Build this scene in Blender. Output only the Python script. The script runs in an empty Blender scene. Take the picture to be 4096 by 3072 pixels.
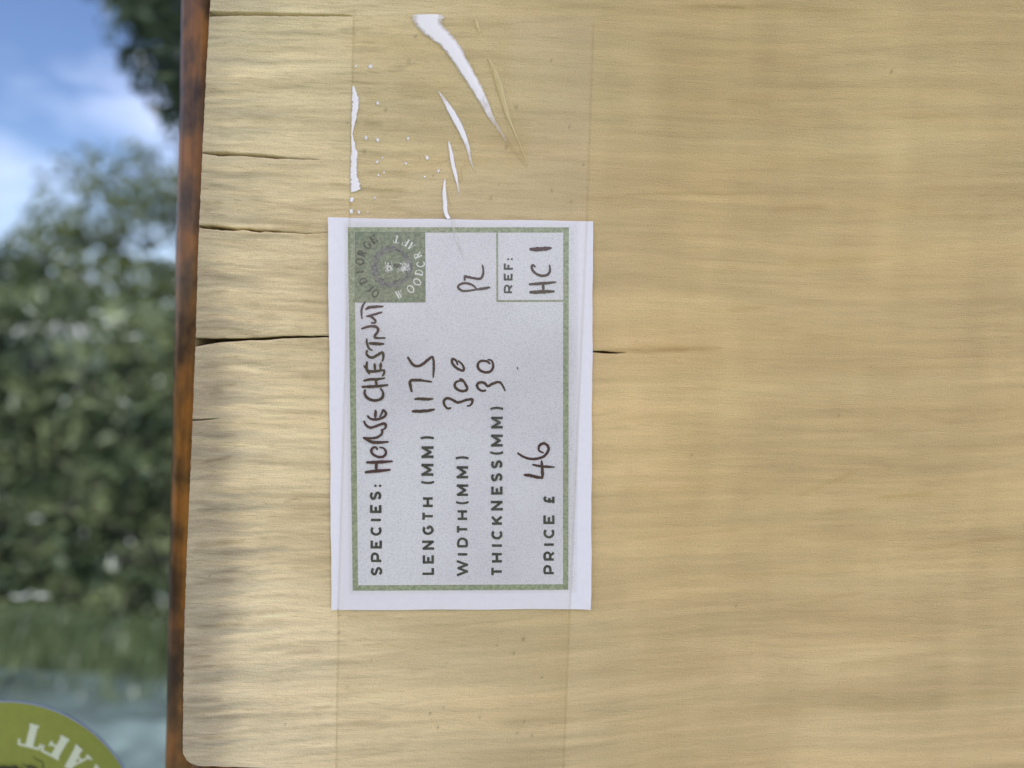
import bpy, math, random
import numpy as np
from mathutils import Vector, Matrix
R = math.radians
scn = bpy.context.scene
COL = scn.collection

# ---------------------------------------------------------------- camera, light, exposure
# metres; the front face of the slab is the plane y = 0, the camera is 16 cm in front of it
YAW, PITCH, ROLL = 1.5, -2.5, 2.7
cam = bpy.data.cameras.new('camera')
cam.lens, cam.sensor_width, cam.sensor_fit = 26.0, 36.0, 'HORIZONTAL'
cam.clip_start, cam.clip_end = 0.01, 400.0
cam.dof.use_dof = True
cam.dof.focus_distance = 0.1590
cam.dof.aperture_fstop = 7.5
cam_o = bpy.data.objects.new('camera', cam)
COL.objects.link(cam_o)
fwd = Vector((math.sin(R(YAW)) * math.cos(R(PITCH)), math.cos(R(YAW)) * math.cos(R(PITCH)), math.sin(R(PITCH))))
rgt = Vector((math.cos(R(YAW)), -math.sin(R(YAW)), 0.0))
upv = rgt.cross(fwd)
rgt2 = rgt * math.cos(R(ROLL)) + upv * math.sin(R(ROLL))
upv2 = upv * math.cos(R(ROLL)) - rgt * math.sin(R(ROLL))
cam_o.matrix_world = Matrix(((rgt2.x, upv2.x, -fwd.x, 0.0), (rgt2.y, upv2.y, -fwd.y, -0.16), (rgt2.z, upv2.z, -fwd.z, 0.0), (0, 0, 0, 1)))
scn.camera = cam_o

SUN_ELEV, SUN_AZ = 40.0, -28.0        # azimuth measured from +Y (behind the window) towards +X
world = bpy.data.worlds.new('World')
scn.world = world
world.use_nodes = True
wn, wl = world.node_tree.nodes, world.node_tree.links
wn.clear()
w_out = wn.new('ShaderNodeOutputWorld')
w_bg = wn.new('ShaderNodeBackground')
w_sky = wn.new('ShaderNodeTexSky')
w_sky.sky_type = 'NISHITA'
w_sky.sun_disc = False
w_sky.sun_elevation = R(SUN_ELEV)
w_sky.sun_rotation = R(SUN_AZ)
w_sky.air_density, w_sky.dust_density, w_sky.ozone_density = 1.1, 0.1, 3.0
w_tc = wn.new('ShaderNodeTexCoord')
w_map = wn.new('ShaderNodeMapping')
w_map.inputs['Scale'].default_value = (1.0, 1.0, 2.2)
w_map.inputs['Location'].default_value = (8.68, 6.7, -1.42)
w_no = wn.new('ShaderNodeTexNoise')
w_no.inputs['Scale'].default_value = 2.3
w_no.inputs['Detail'].default_value = 5.0
w_no.inputs['Roughness'].default_value = 0.58
w_rmp = wn.new('ShaderNodeValToRGB')
w_rmp.color_ramp.elements[0].position = 0.40
w_rmp.color_ramp.elements[1].position = 0.76
w_mix = wn.new('ShaderNodeMixRGB')
w_mix.inputs['Color2'].default_value = CLOUD_RGB = (10.5, 10.8, 11.5, 1.0)
wl.new(w_tc.outputs['Generated'], w_map.inputs['Vector'])
wl.new(w_map.outputs['Vector'], w_no.inputs['Vector'])
wl.new(w_no.outputs['Fac'], w_rmp.inputs['Fac'])
wl.new(w_rmp.outputs['Color'], w_mix.inputs['Fac'])
wl.new(w_sky.outputs['Color'], w_mix.inputs['Color1'])
wl.new(w_mix.outputs['Color'], w_bg.inputs['Color'])
w_bg.inputs['Strength'].default_value = 0.12
wl.new(w_bg.outputs['Background'], w_out.inputs['Surface'])

sun = bpy.data.lights.new('sun', 'SUN')
sun.energy = 5.0
sun.angle = R(0.55)
sun.color = (1.0, 0.95, 0.87)
sun_o = bpy.data.objects.new('sun', sun)
COL.objects.link(sun_o)
sd = Vector((math.sin(R(SUN_AZ)) * math.cos(R(SUN_ELEV)), math.cos(R(SUN_AZ)) * math.cos(R(SUN_ELEV)), math.sin(R(SUN_ELEV))))
sun_o.rotation_euler = (-sd).to_track_quat('-Z', 'Y').to_euler()
sun_o.location = sd * 20

vs = scn.view_settings
vs.view_transform = 'Standard'
vs.look = 'None'
vs.gamma = 1.0
vs.use_curve_mapping = False
vs.exposure = 1.43
vs.use_white_balance = True          # camera set for open shade
vs.white_balance_temperature = 7250
vs.white_balance_tint = 27
scn.cycles.use_denoising = True
scn.cycles.max_bounces = 6
scn.cycles.transparent_max_bounces = 16

# ---------------------------------------------------------------- measured outlines (millimetres on the slab's face)
PENS = {'species': [([(-28.02, 9.07), (-28.43, 8.47), (-28.69, 7.58), (-28.74, 6.81), (-28.56, 5.56)], 0.43), ([(-27.72, 7.63), (-27.16, 8.0), (-25.91, 8.2), (-24.22, 8.38)], 0.548), ([(-24.46, 7.11), (-25.85, 6.61), (-26.99, 6.21), (-27.57, 6.09)], 0.45), ([(-27.37, 6.1), (-26.6, 6.04), (-26.0, 5.58), (-25.67, 5.16), (-25.92, 4.76), (-26.57, 4.73)], 0.45), ([(-28.48, 3.41), (-27.29, 3.87), (-26.13, 4.04), (-25.35, 3.87), (-25.02, 3.4), (-25.21, 2.71), (-25.58, 2.21), (-25.65, 1.67), (-25.07, 1.55), (-23.47, 1.65)], 0.509), ([(-27.38, 1.2), (-27.36, 0.66), (-27.13, -0.2), (-26.72, -0.86), (-26.13, -1.08)], 0.411), ([(-26.67, 0.36), (-25.21, 0.33), (-23.76, 0.37)], 0.587), ([(-27.21, -1.27), (-27.31, -1.86), (-26.75, -2.52), (-25.88, -2.62), (-24.93, -2.04), (-23.98, -1.46), (-23.72, -1.99), (-23.69, -2.67), (-23.89, -3.31)], 0.489), ([(-27.03, -5.38), (-26.24, -5.64), (-24.99, -5.53), (-23.35, -5.21)], 0.489), ([(-27.14, -3.73), (-27.21, -4.61), (-27.08, -5.38), (-26.56, -6.14)], 0.489), ([(-27.76, -4.49), (-27.43, -5.06)], 0.313), ([(-25.5, -4.09), (-25.36, -5.3)], 0.489), ([(-24.18, -3.83), (-24.21, -5.15)], 0.509), ([(-23.37, -5.26), (-23.39, -5.99), (-23.76, -6.52)], 0.391), ([(-27.57, -7.7), (-26.66, -7.43), (-24.92, -7.28), (-23.28, -6.96)], 0.489), ([(-27.86, -9.05), (-26.02, -8.9), (-24.38, -8.72), (-22.54, -8.39)], 0.567), ([(-25.05, -7.73), (-24.86, -8.7)], 0.489), ([(-27.35, -9.79), (-27.37, -10.47), (-26.8, -11.33), (-25.71, -11.82), (-24.74, -11.8), (-23.78, -11.43), (-23.4, -10.78), (-23.47, -10.0), (-23.97, -9.24)], 0.528), ([(-26.55, -15.23), (-26.05, -15.75), (-25.16, -15.96), (-24.1, -15.81), (-23.05, -15.32), (-22.63, -14.66), (-22.95, -14.04), (-23.35, -13.91), (-23.52, -14.51), (-23.92, -15.31)], 0.45), ([(-24.9, -14.08), (-24.89, -15.55)], 0.528), ([(-27.24, -16.51), (-26.97, -17.04), (-26.37, -17.6), (-25.68, -17.75), (-24.53, -17.33), (-23.38, -16.83), (-22.75, -16.76), (-22.56, -17.34), (-22.75, -17.79), (-23.11, -18.05)], 0.47), ([(-23.47, -18.11), (-23.26, -18.6), (-23.57, -19.25), (-24.43, -19.83), (-25.59, -20.03), (-27.15, -19.95)], 0.45), ([(-27.17, -20.02), (-26.16, -20.54), (-25.17, -20.89), (-23.9, -20.89), (-21.96, -20.65)], 0.567), ([(-24.25, -22.38), (-24.44, -22.02), (-25.03, -22.02), (-25.44, -22.58), (-25.37, -23.17), (-24.67, -23.73), (-23.78, -24.03), (-22.9, -23.9), (-22.34, -23.33), (-22.37, -22.64), (-22.88, -22.07), (-23.65, -21.91)], 0.47), ([(-26.25, -25.32), (-24.71, -25.21), (-23.25, -25.09), (-20.96, -24.85)], 0.567), ([(-26.46, -27.47), (-25.31, -27.25), (-23.66, -27.04), (-21.33, -26.69)], 0.587), ([(-24.31, -25.39), (-24.25, -26.86)], 0.548)], 'length': [([(-18.41, -2.3), (-17.89, -3.1), (-17.18, -3.85), (-16.39, -4.06), (-15.43, -3.72), (-14.4, -2.84), (-13.46, -2.02), (-13.1, -1.9)], 0.548), ([(-13.09, -1.95), (-12.88, -2.96), (-12.81, -4.33), (-12.84, -6.26)], 0.45), ([(-17.34, -9.48), (-17.57, -8.65), (-17.78, -7.78), (-17.62, -7.27), (-16.95, -7.11), (-15.59, -7.05), (-13.24, -7.28)], 0.567), ([(-16.49, -11.17), (-15.62, -11.06), (-14.05, -11.09), (-12.79, -10.96)], 0.548), ([(-16.92, -13.82), (-15.89, -13.77), (-13.95, -13.59), (-12.35, -13.24)], 0.607)], 'width': [([(-7.74, -3.26), (-7.99, -2.64), (-8.49, -2.22), (-8.93, -2.24), (-8.93, -2.93), (-8.43, -3.64), (-7.72, -4.19), (-6.83, -4.54), (-6.35, -4.42), (-6.48, -3.64), (-6.99, -2.98), (-7.55, -2.52)], 0.489), ([(-7.09, -6.39), (-6.54, -6.58), (-5.92, -7.34), (-5.44, -8.29), (-5.66, -8.79), (-6.44, -9.01), (-7.33, -8.77), (-7.93, -8.31), (-8.15, -7.73), (-7.89, -7.13), (-7.22, -6.81), (-6.53, -6.87)], 0.509), ([(-8.89, -12.77), (-9.49, -12.89), (-10.11, -12.23), (-10.34, -11.46), (-9.97, -10.81), (-9.3, -10.68), (-8.5, -10.98), (-7.4, -11.47), (-6.63, -11.29), (-5.47, -10.85), (-4.41, -10.65), (-4.18, -10.9), (-4.27, -11.48), (-4.64, -11.99), (-5.24, -12.16)], 0.509)], 'thickness': [([(-0.85, -2.79), (-1.26, -2.42), (-2.04, -2.26), (-2.92, -2.4), (-3.38, -3.11), (-3.24, -3.88), (-2.63, -4.44), (-1.64, -4.71), (-0.67, -4.5), (-0.12, -3.74), (-0.11, -2.86), (-0.49, -2.09), (-1.18, -1.98)], 0.489), ([(-1.51, -8.62), (-2.14, -8.75), (-2.94, -8.37), (-3.36, -7.71), (-3.1, -7.11), (-2.42, -6.9), (-1.73, -7.06), (-1.02, -7.65), (-0.16, -7.17), (0.8, -6.75), (1.59, -6.74), (2.21, -7.45), (2.72, -8.41)], 0.509), ([(5.15, -3.3), (5.33, -3.78)], 0.196)], 'initials': [([(-1.66, 13.51), (-2.92, 13.23), (-4.37, 12.94)], 0.514), ([(-4.37, 12.94), (-5.93, 12.64), (-7.26, 12.51), (-8.13, 12.92), (-8.34, 13.39), (-7.81, 13.96), (-6.73, 14.19), (-5.63, 14.01), (-4.88, 13.56), (-4.39, 13.0)], 0.44), ([(-7.0, 14.85), (-7.0, 15.63), (-6.43, 15.54), (-5.2, 15.36), (-3.74, 15.29), (-3.23, 15.94), (-3.09, 16.92), (-3.33, 18.17)], 0.465)], 'reference': [([(7.89, 18.45), (7.48, 18.75), (7.22, 18.34), (7.6, 17.45), (8.61, 16.77), (9.72, 16.58), (10.68, 16.87), (11.13, 17.5), (11.16, 18.23), (11.01, 18.89)], 0.489), ([(7.0, 14.63), (9.43, 14.89), (12.53, 15.33)], 0.563), ([(7.21, 12.94), (9.52, 13.11), (12.22, 13.37)], 0.66), ([(9.8, 14.83), (10.0, 13.2)], 0.514), ([(6.85, 22.11), (8.98, 22.25), (11.1, 22.56)], 0.763)], 'price': [([(6.19, -21.94), (7.57, -22.71), (9.17, -23.04), (10.73, -22.84), (12.02, -22.19), (12.75, -20.97), (12.57, -20.05), (11.76, -19.53), (10.92, -19.86), (10.62, -20.53), (10.79, -21.19), (11.62, -21.57)], 0.522), ([(7.82, -26.58), (8.81, -26.63), (10.41, -26.92), (11.8, -27.09)], 0.6), ([(11.73, -27.03), (11.67, -25.78), (11.39, -23.41)], 0.574), ([(9.55, -24.28), (11.34, -24.53), (14.18, -24.61)], 0.47)]}
PRINTS = {'SPECIES:': [('S', [(-22.06, -49.99), (-22.13, -48.0), (-24.62, -48.1), (-24.54, -50.09)]), ('P', [(-22.21, -47.0), (-22.3, -44.84), (-24.78, -44.94), (-24.7, -47.1)]), ('E', [(-22.36, -44.01), (-22.43, -42.19), (-24.92, -42.29), (-24.85, -44.12)]), ('C', [(-22.51, -41.2), (-22.6, -39.05), (-25.07, -39.15), (-24.99, -41.3)]), ('I', [(-22.67, -38.01), (-22.69, -37.48), (-25.16, -37.58), (-25.14, -38.11)]), ('E', [(-22.76, -36.24), (-22.84, -34.42), (-25.31, -34.53), (-25.24, -36.34)]), ('S', [(-22.91, -33.44), (-22.99, -31.46), (-25.46, -31.56), (-25.39, -33.54)]), (':', [(-23.05, -30.64), (-23.08, -29.9), (-25.55, -30.0), (-25.52, -30.74)])], 'LENGTH (MM)': [('L', [(-10.84, -49.38), (-10.9, -47.8), (-13.37, -47.9), (-13.3, -49.48)]), ('E', [(-10.96, -46.88), (-11.04, -44.97), (-13.5, -45.07), (-13.42, -46.98)]), ('N', [(-11.11, -43.81), (-11.2, -41.78), (-13.66, -41.88), (-13.57, -43.91)]), ('G', [(-11.27, -40.57), (-11.36, -38.42), (-13.82, -38.52), (-13.73, -40.67)]), ('T', [(-11.43, -37.42), (-11.51, -35.44), (-13.96, -35.54), (-13.88, -37.53)]), ('H', [(-11.58, -34.45), (-11.67, -32.3), (-14.12, -32.4), (-14.03, -34.55)]), ('(', [(-11.82, -29.45), (-11.85, -28.67), (-14.3, -28.78), (-14.27, -29.55)]), ('M', [(-11.94, -27.62), (-12.05, -25.0), (-14.59, -25.11), (-14.48, -27.73)]), ('M', [(-12.1, -23.77), (-12.21, -21.19), (-14.75, -21.3), (-14.64, -23.88)]), (')', [(-12.27, -19.73), (-12.3, -18.99), (-14.84, -19.11), (-14.81, -19.84)])], 'WIDTH(MM)': [('W', [(-3.42, -49.27), (-3.57, -45.85), (-5.98, -45.95), (-5.84, -49.37)]), ('I', [(-3.63, -44.77), (-3.65, -44.27), (-6.07, -44.37), (-6.04, -44.87)]), ('D', [(-3.72, -43.03), (-3.82, -40.78), (-6.23, -40.88), (-6.13, -43.13)]), ('T', [(-3.86, -39.95), (-3.95, -38.05), (-6.36, -38.15), (-6.28, -40.05)]), ('H', [(-4.01, -36.97), (-4.11, -34.82), (-6.51, -34.92), (-6.42, -37.07)]), ('(', [(-4.17, -33.58), (-4.21, -32.75), (-6.62, -32.85), (-6.58, -33.68)]), ('M', [(-4.27, -31.71), (-4.38, -29.17), (-6.78, -29.27), (-6.67, -31.81)]), ('M', [(-4.43, -27.86), (-4.55, -25.19), (-7.0, -25.29), (-6.88, -27.97)]), (')', [(-4.61, -23.78), (-4.65, -23.01), (-7.09, -23.12), (-7.06, -23.88)])], 'THICKNESS(MM)': [('T', [(4.12, -49.06), (4.02, -46.97), (1.52, -47.07), (1.61, -49.16)]), ('H', [(3.98, -46.05), (3.88, -43.89), (1.38, -43.99), (1.47, -46.15)]), ('I', [(3.82, -42.55), (3.79, -42.01), (1.29, -42.11), (1.31, -42.66)]), ('C', [(3.74, -40.97), (3.64, -38.81), (1.14, -38.92), (1.24, -41.08)]), ('K', [(3.59, -37.73), (3.49, -35.66), (1.0, -35.77), (1.09, -37.84)]), ('N', [(3.44, -34.58), (3.34, -32.43), (0.85, -32.54), (0.95, -34.69)]), ('E', [(3.28, -31.11), (3.2, -29.29), (0.71, -29.4), (0.79, -31.21)]), ('S', [(3.1, -28.27), (3.01, -26.35), (0.54, -26.46), (0.63, -28.37)]), ('S', [(2.97, -25.43), (2.88, -23.52), (0.41, -23.63), (0.5, -25.54)]), ('(', [(2.83, -22.42), (2.78, -21.54), (0.32, -21.65), (0.36, -22.53)]), ('M', [(2.74, -20.62), (2.62, -17.99), (0.16, -18.1), (0.28, -20.73)]), ('M', [(2.56, -16.68), (2.44, -14.12), (-0.02, -14.23), (0.1, -16.79)]), (')', [(2.37, -12.75), (2.34, -11.92), (-0.12, -12.03), (-0.08, -12.86)])], 'PRICE £': [('P', [(15.45, -48.19), (15.35, -46.1), (12.88, -46.2), (12.98, -48.29)]), ('R', [(15.3, -45.18), (15.2, -43.09), (12.74, -43.19), (12.84, -45.28)]), ('I', [(15.14, -41.93), (15.11, -41.31), (12.65, -41.41), (12.68, -42.03)]), ('C', [(15.06, -40.26), (14.94, -38.01), (12.49, -38.12), (12.6, -40.36)]), ('E', [(14.9, -37.1), (14.8, -35.11), (12.34, -35.21), (12.44, -37.2)]), ('£', [(14.68, -32.78), (14.59, -30.79), (12.13, -30.9), (12.23, -32.89)])], 'REF:': [('R', [(3.4, 12.51), (3.31, 14.39), (1.39, 14.29), (1.48, 12.42)]), ('E', [(3.27, 15.23), (3.2, 16.74), (1.28, 16.65), (1.35, 15.14)]), ('F', [(3.16, 17.53), (3.1, 18.92), (1.18, 18.82), (1.24, 17.43)]), (':', [(3.07, 19.52), (3.04, 20.06), (1.12, 19.97), (1.15, 19.42)])]}
LAB = {'card': [(-36.52, 26.6), (19.9, 28.76), (23.79, -55.56), (-32.76, -58.02)], 'panel': [(-33.37, 26.02), (16.83, 28.49), (20.74, -52.11), (-29.14, -54.56)], 'border_out': [(-32.25, 24.7), (14.69, 27.1), (18.55, -51.41), (-28.26, -53.47)], 'border_in': [(-31.0, 23.81), (13.72, 26.09), (17.51, -50.4), (-27.32, -52.39)], 'emblem': [(-30.75, 23.78), (-15.94, 24.56), (-15.23, 9.73), (-30.13, 8.95)], 'ref_v': [(-0.75, 25.36), (-0.32, 25.38), (0.4, 10.49), (-0.03, 10.47)], 'ref_h': [(0.38, 10.92), (14.44, 11.66), (14.47, 11.23), (0.4, 10.49)], 'specks': [(-30.86, 27.26), (-31.85, -4.36)]}
EMC = (-22.76, 16.87)
DARK = [('O', (-25.95, 11.06)), ('L', (-27.18, 12.1)), ('D', (-28.59, 13.54)), ('F', (-29.37, 15.7)), ('O', (-29.47, 17.66)), ('R', (-29.13, 19.41)), ('G', (-28.08, 21.19)), ('E', (-26.74, 22.41))]
WHITE = [('W', (-20.84, 11.08)), ('O', (-18.45, 12.36)), ('O', (-17.12, 13.93)), ('D', (-16.8, 15.92)), ('C', (-16.53, 17.73)), ('R', (-17.24, 19.6)), ('A', (-18.74, 21.43)), ('F', (-19.84, 22.18)), ('T', (-21.85, 22.72))]
FIG = {'ring': [(-26.34, 16.72), (-25.63, 19.29), (-24.06, 20.53), (-21.86, 20.64), (-20.21, 19.8), (-19.09, 18.0), (-18.8, 16.63), (-19.53, 14.62), (-21.22, 13.38), (-23.3, 13.05), (-25.07, 13.77), (-26.17, 15.22)], 'dark': [(-22.31, 17.38), (-21.16, 17.55), (-20.22, 17.25), (-21.12, 16.63), (-22.17, 16.81)], 'white1': (-23.22, 16.76), 'white2': (-19.86, 16.92), 'beak': (-18.54, 17.22), 'arcs': [[(-22.56, 20.6), (-21.63, 20.48), (-20.68, 20.0)], [(-22.17, 13.74), (-21.25, 14.02), (-20.57, 14.51)], [(-25.09, 14.23), (-24.5, 14.15), (-24.48, 13.57)], [(-23.5, 18.01), (-23.02, 17.69), (-23.12, 17.22)]]}
CREASES = {'big': [((-20.63, 69.93), (-14.64, 70.39)), ((-20.95, 69.46), (-13.42, 70.01)), ((-19.97, 67.77), (-13.93, 68.63)), ((-17.59, 65.66), (-12.19, 66.81)), ((-14.65, 63.85), (-9.92, 64.12)), ((-11.93, 60.9), (-8.21, 61.11)), ((-9.19, 57.37), (-6.03, 57.55)), ((-7.04, 54.37), (-4.31, 54.52)), ((-5.19, 51.63), (-3.12, 52.03)), ((-3.64, 49.29), (-2.21, 49.8)), ((-1.49, 46.7), (-0.65, 47.31)), ((0.82, 43.68), (1.66, 44.29)), ((4.95, 39.31), (5.52, 39.46))], 'second': [((-14.59, 54.52), (-13.95, 54.27)), ((-13.28, 52.03), (-12.29, 52.52)), ((-12.03, 49.83), (-10.62, 50.48)), ((-10.78, 47.62), (-9.22, 48.27)), ((-9.23, 45.14), (-8.11, 46.05)), ((-7.95, 42.35), (-7.05, 42.97)), ((-7.11, 39.82), (-6.46, 40.14)), ((-5.7, 37.31), (-5.36, 37.47))], 'third': [((-11.92, 43.85), (-11.55, 44.15)), ((-11.52, 41.3), (-10.68, 41.92)), ((-10.97, 38.75), (-10.06, 39.09)), ((-10.14, 36.22), (-9.37, 36.55)), ((-9.47, 34.25), (-9.05, 34.41)), ((-9.1, 32.25), (-8.72, 32.27))], 'fourth': [((-12.44, 35.81), (-12.02, 36.12)), ((-12.7, 33.21), (-11.69, 33.27)), ((-12.52, 30.93), (-11.36, 30.99)), ((-12.29, 28.92), (-11.07, 28.99)), ((-11.36, 27.53), (-10.44, 27.81))], 'pale': [((-4.35, 61.89), (-3.78, 61.92)), ((-2.87, 57.72), (-1.14, 57.82)), ((-1.22, 53.27), (0.21, 53.63)), ((0.1, 49.92), (1.09, 50.26)), ((1.99, 46.6), (2.41, 46.91)), ((3.28, 43.81), (3.7, 44.12)), ((5.21, 39.9), (5.55, 40.06))], 'pale2': [((-7.72, 69.6), (-6.59, 69.95)), ((-6.93, 67.96), (-6.13, 68.15)), ((-6.28, 66.3), (-5.94, 66.46))], 'pale3': [((-11.47, 33.57), (-11.1, 33.59)), ((-11.11, 31.86), (-10.68, 31.94)), ((-10.44, 29.88), (-10.19, 30.01))], 'pale4': [((-8.81, 38.87), (-8.52, 38.88)), ((-8.66, 37.44), (-8.31, 37.46)), ((-8.6, 36.01), (-8.42, 36.02))], 'edge': [((-32.6, 54.37), (-32.17, 54.53)), ((-32.58, 51.54), (-30.92, 51.63)), ((-32.54, 48.99), (-31.11, 49.07)), ((-32.43, 46.16), (-31.66, 46.2)), ((-32.42, 44.45), (-32.05, 44.47)), ((-32.38, 42.46), (-31.43, 42.51)), ((-32.34, 39.9), (-30.76, 39.99)), ((-32.33, 37.34), (-30.67, 37.42)), ((-32.3, 35.62), (-30.6, 35.71)), ((-32.27, 34.2), (-29.96, 34.03)), ((-32.22, 32.91), (-30.01, 32.88)), ((-32.11, 32.26), (-31.34, 32.3))], 'edge2': [((-32.24, 31.05), (-31.29, 31.16)), ((-32.21, 30.19), (-31.35, 30.24))], 'edge3': [((-32.21, 28.61), (-31.35, 28.72)), ((-32.17, 27.75), (-31.37, 27.88))]}
FAINT = [((-10.5, 27.87), (-9.69, 27.92)), ((-10.08, 24.87), (-9.35, 24.91)), ((-8.94, 22.04), (-8.37, 22.21)), ((-7.49, 18.93), (-7.15, 19.06))]
DOTS = [((-31.96, 58.64), 0.293), ((-28.9, 58.75), 0.44), ((-29.19, 43.77), 0.382), ((-26.79, 43.48), 0.382), ((-20.37, 44.11), 0.293), ((-26.7, 38.92), 0.352), ((-20.65, 38.87), 0.293), ((-16.18, 40.34), 0.382), ((-25.17, 36.71), 0.235), ((-26.3, 36.17), 0.264), ((-13.59, 37.76), 0.293), ((-16.45, 36.32), 0.235), ((-26.9, 31.38), 0.264), ((-30.17, 28.15), 0.323), ((-28.3, 28.3), 0.205), ((-27.03, 51.14), 0.352), ((-25.58, 39.83), 0.176)]
TAPE = {'left': [(-32.92, 69.26), (-32.15, 27.46), (-31.46, -57.97), (-30.65, -93.44)], 'right': [(18.01, 72.2), (18.75, 29.02), (19.37, -55.57), (19.75, -91.76)]}
SLAB_END = [(-62.91, 85.95), (-62.83, 70.61), (-63.32, 53.55), (-63.66, 34.24), (-63.9, 18.44), (-63.93, -2.83), (-64.13, -25.99), (-64.52, -48.58), (-64.52, -68.21), (-64.18, -90.51), (-64.1, -91.34), (-63.3, -92.83), (-62.03, -93.69), (-60.83, -93.99)]
SLAB_BOTTOM = [(-60.83, -93.99), (-46.83, -93.92), (5.59, -93.26), (123.89, -90.51)]
CRACKS = [{'p': [(-62.73, 67.73), (-59.55, 67.91), (-55.16, 68.23), (-50.33, 68.4), (-43.73, 68.7), (-33.59, 69.09), (-33.14, 68.92)], 'w': [0.9, 0.7, 0.7, 0.65, 0.5, 0.3, 0.05]}, {'p': [(-63.5, 38.93), (-60.45, 38.86), (-56.91, 38.96), (-55.14, 38.92), (-51.59, 38.84), (-47.14, 38.77), (-45.81, 38.71), (-39.35, 38.68)], 'w': [0.25, 0.8, 0.55, 0.4, 0.6, 0.5, 0.2, 0.04]}, {'p': [(-63.66, 23.42), (-61.55, 23.44), (-58.88, 23.26), (-56.21, 23.18), (-54.66, 23.35), (-51.08, 23.08), (-49.75, 23.26), (-48.19, 23.19), (-45.73, 23.15), (-41.26, 23.05), (-36.57, 23.46)], 'w': [0.5, 0.85, 0.8, 0.55, 0.4, 0.55, 0.35, 0.4, 0.18, 0.12, 0.05]}, {'p': [(-63.86, -1.16), (-61.52, -0.89), (-58.84, -0.54), (-55.72, -0.26), (-52.59, 0.05), (-48.56, 0.35), (-45.88, 0.75), (-35.78, 1.37), (-7.22, -0.42), (21.52, 0.78), (23.89, 0.81), (26.25, 0.77), (28.38, 0.87)], 'w': [1.9, 1.2, 0.8, 0.6, 0.5, 0.65, 0.5, 0.35, 0.3, 0.3, 0.45, 0.3, 0.05]}, {'p': [(-64.01, -17.89), (-62.95, -17.88), (-61.36, -17.68), (-60.08, -17.56), (-58.48, -17.35)], 'w': [0.3, 0.25, 0.2, 0.2, 0.03]}]
WIN = {'stile_left': [(-82.65, 83.84), (-83.37, -8.97), (-81.57, -110.46)], 'sticker_c': (-130.17, -140.59), 'sticker_edge': (-98.42, -121.39)}
CARD_C = (-6.4, -14.56)

# ---------------------------------------------------------------- helpers
def link(o, parent=None):
    COL.objects.link(o)
    if parent is not None:
        o.parent = parent
    return o

def mesh_obj(name, verts, faces, mat, parent=None, smooth=False, col=None):
    me = bpy.data.meshes.new(name)
    me.from_pydata([tuple(v) for v in verts], [], faces)
    me.update()
    if smooth:
        me.polygons.foreach_set('use_smooth', [True] * len(me.polygons))
    if col is not None:
        a = me.color_attributes.new('Col', 'FLOAT_COLOR', 'POINT')
        a.data.foreach_set('color', np.asarray(col, dtype=np.float32).ravel())
    if mat is not None:
        me.materials.append(mat)
    return link(bpy.data.objects.new(name, me), parent)

def empty(name, loc=(0, 0, 0), parent=None):
    o = bpy.data.objects.new(name, None)
    o.location = loc
    o.empty_display_size = 0.02
    return link(o, parent)

def tag(o, label=None, category=None, group=None, kind=None):
    for k, v in (('label', label), ('category', category), ('group', group), ('kind', kind)):
        if v:
            o[k] = v
    return o

def new_mat(name):
    m = bpy.data.materials.new(name)
    m.use_nodes = True
    n, l = m.node_tree.nodes, m.node_tree.links
    return m, n, l, n['Principled BSDF']

def node(n, t, **kw):
    x = n.new(t)
    for k, v in kw.items():
        if k in x.inputs:
            x.inputs[k].default_value = v
        else:
            setattr(x, k, v)
    return x

def noise_fac(n, l, scale, detail=3.0, rough=0.55, stretch=(1, 1, 1), coord='Object', offset=(0, 0, 0)):
    tc = n.new('ShaderNodeTexCoord')
    mp = n.new('ShaderNodeMapping')
    mp.inputs['Scale'].default_value = stretch
    mp.inputs['Location'].default_value = offset
    no = node(n, 'ShaderNodeTexNoise', Scale=scale, Detail=detail, Roughness=rough)
    l.new(tc.outputs[coord], mp.inputs['Vector'])
    l.new(mp.outputs['Vector'], no.inputs['Vector'])
    return no.outputs['Fac']

def ramp(n, l, fac, stops):
    r = n.new('ShaderNodeValToRGB')
    e = r.color_ramp.elements
    while len(e) < len(stops):
        e.new(0.5)
    for i, (p, c) in enumerate(stops):
        e[i].position = p
        e[i].color = (c[0], c[1], c[2], 1.0)
    l.new(fac, r.inputs['Fac'])
    return r.outputs['Color']

def bump(n, l, bs, fac, dist, strength=1.0):
    b = node(n, 'ShaderNodeBump', Strength=strength, Distance=dist)
    l.new(fac, b.inputs['Height'])
    l.new(b.outputs['Normal'], bs.inputs['Normal'])
    return b

def catmull(pts, per=7):
    p = [np.array(q, float) for q in pts]
    if len(p) == 2:
        return [p[0] + (p[1] - p[0]) * t for t in np.linspace(0, 1, 8)]
    p = [2 * p[0] - p[1]] + p + [2 * p[-1] - p[-2]]
    out = []
    for i in range(1, len(p) - 2):
        for t in np.linspace(0, 1, per, endpoint=False):
            a, b, c, d = p[i - 1], p[i], p[i + 1], p[i + 2]
            out.append(0.5 * ((2 * b) + (c - a) * t + (2 * a - 5 * b + 4 * c - d) * t * t + (3 * b - a - 3 * c + d) * t ** 3))
    out.append(p[-2])
    return out

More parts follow.
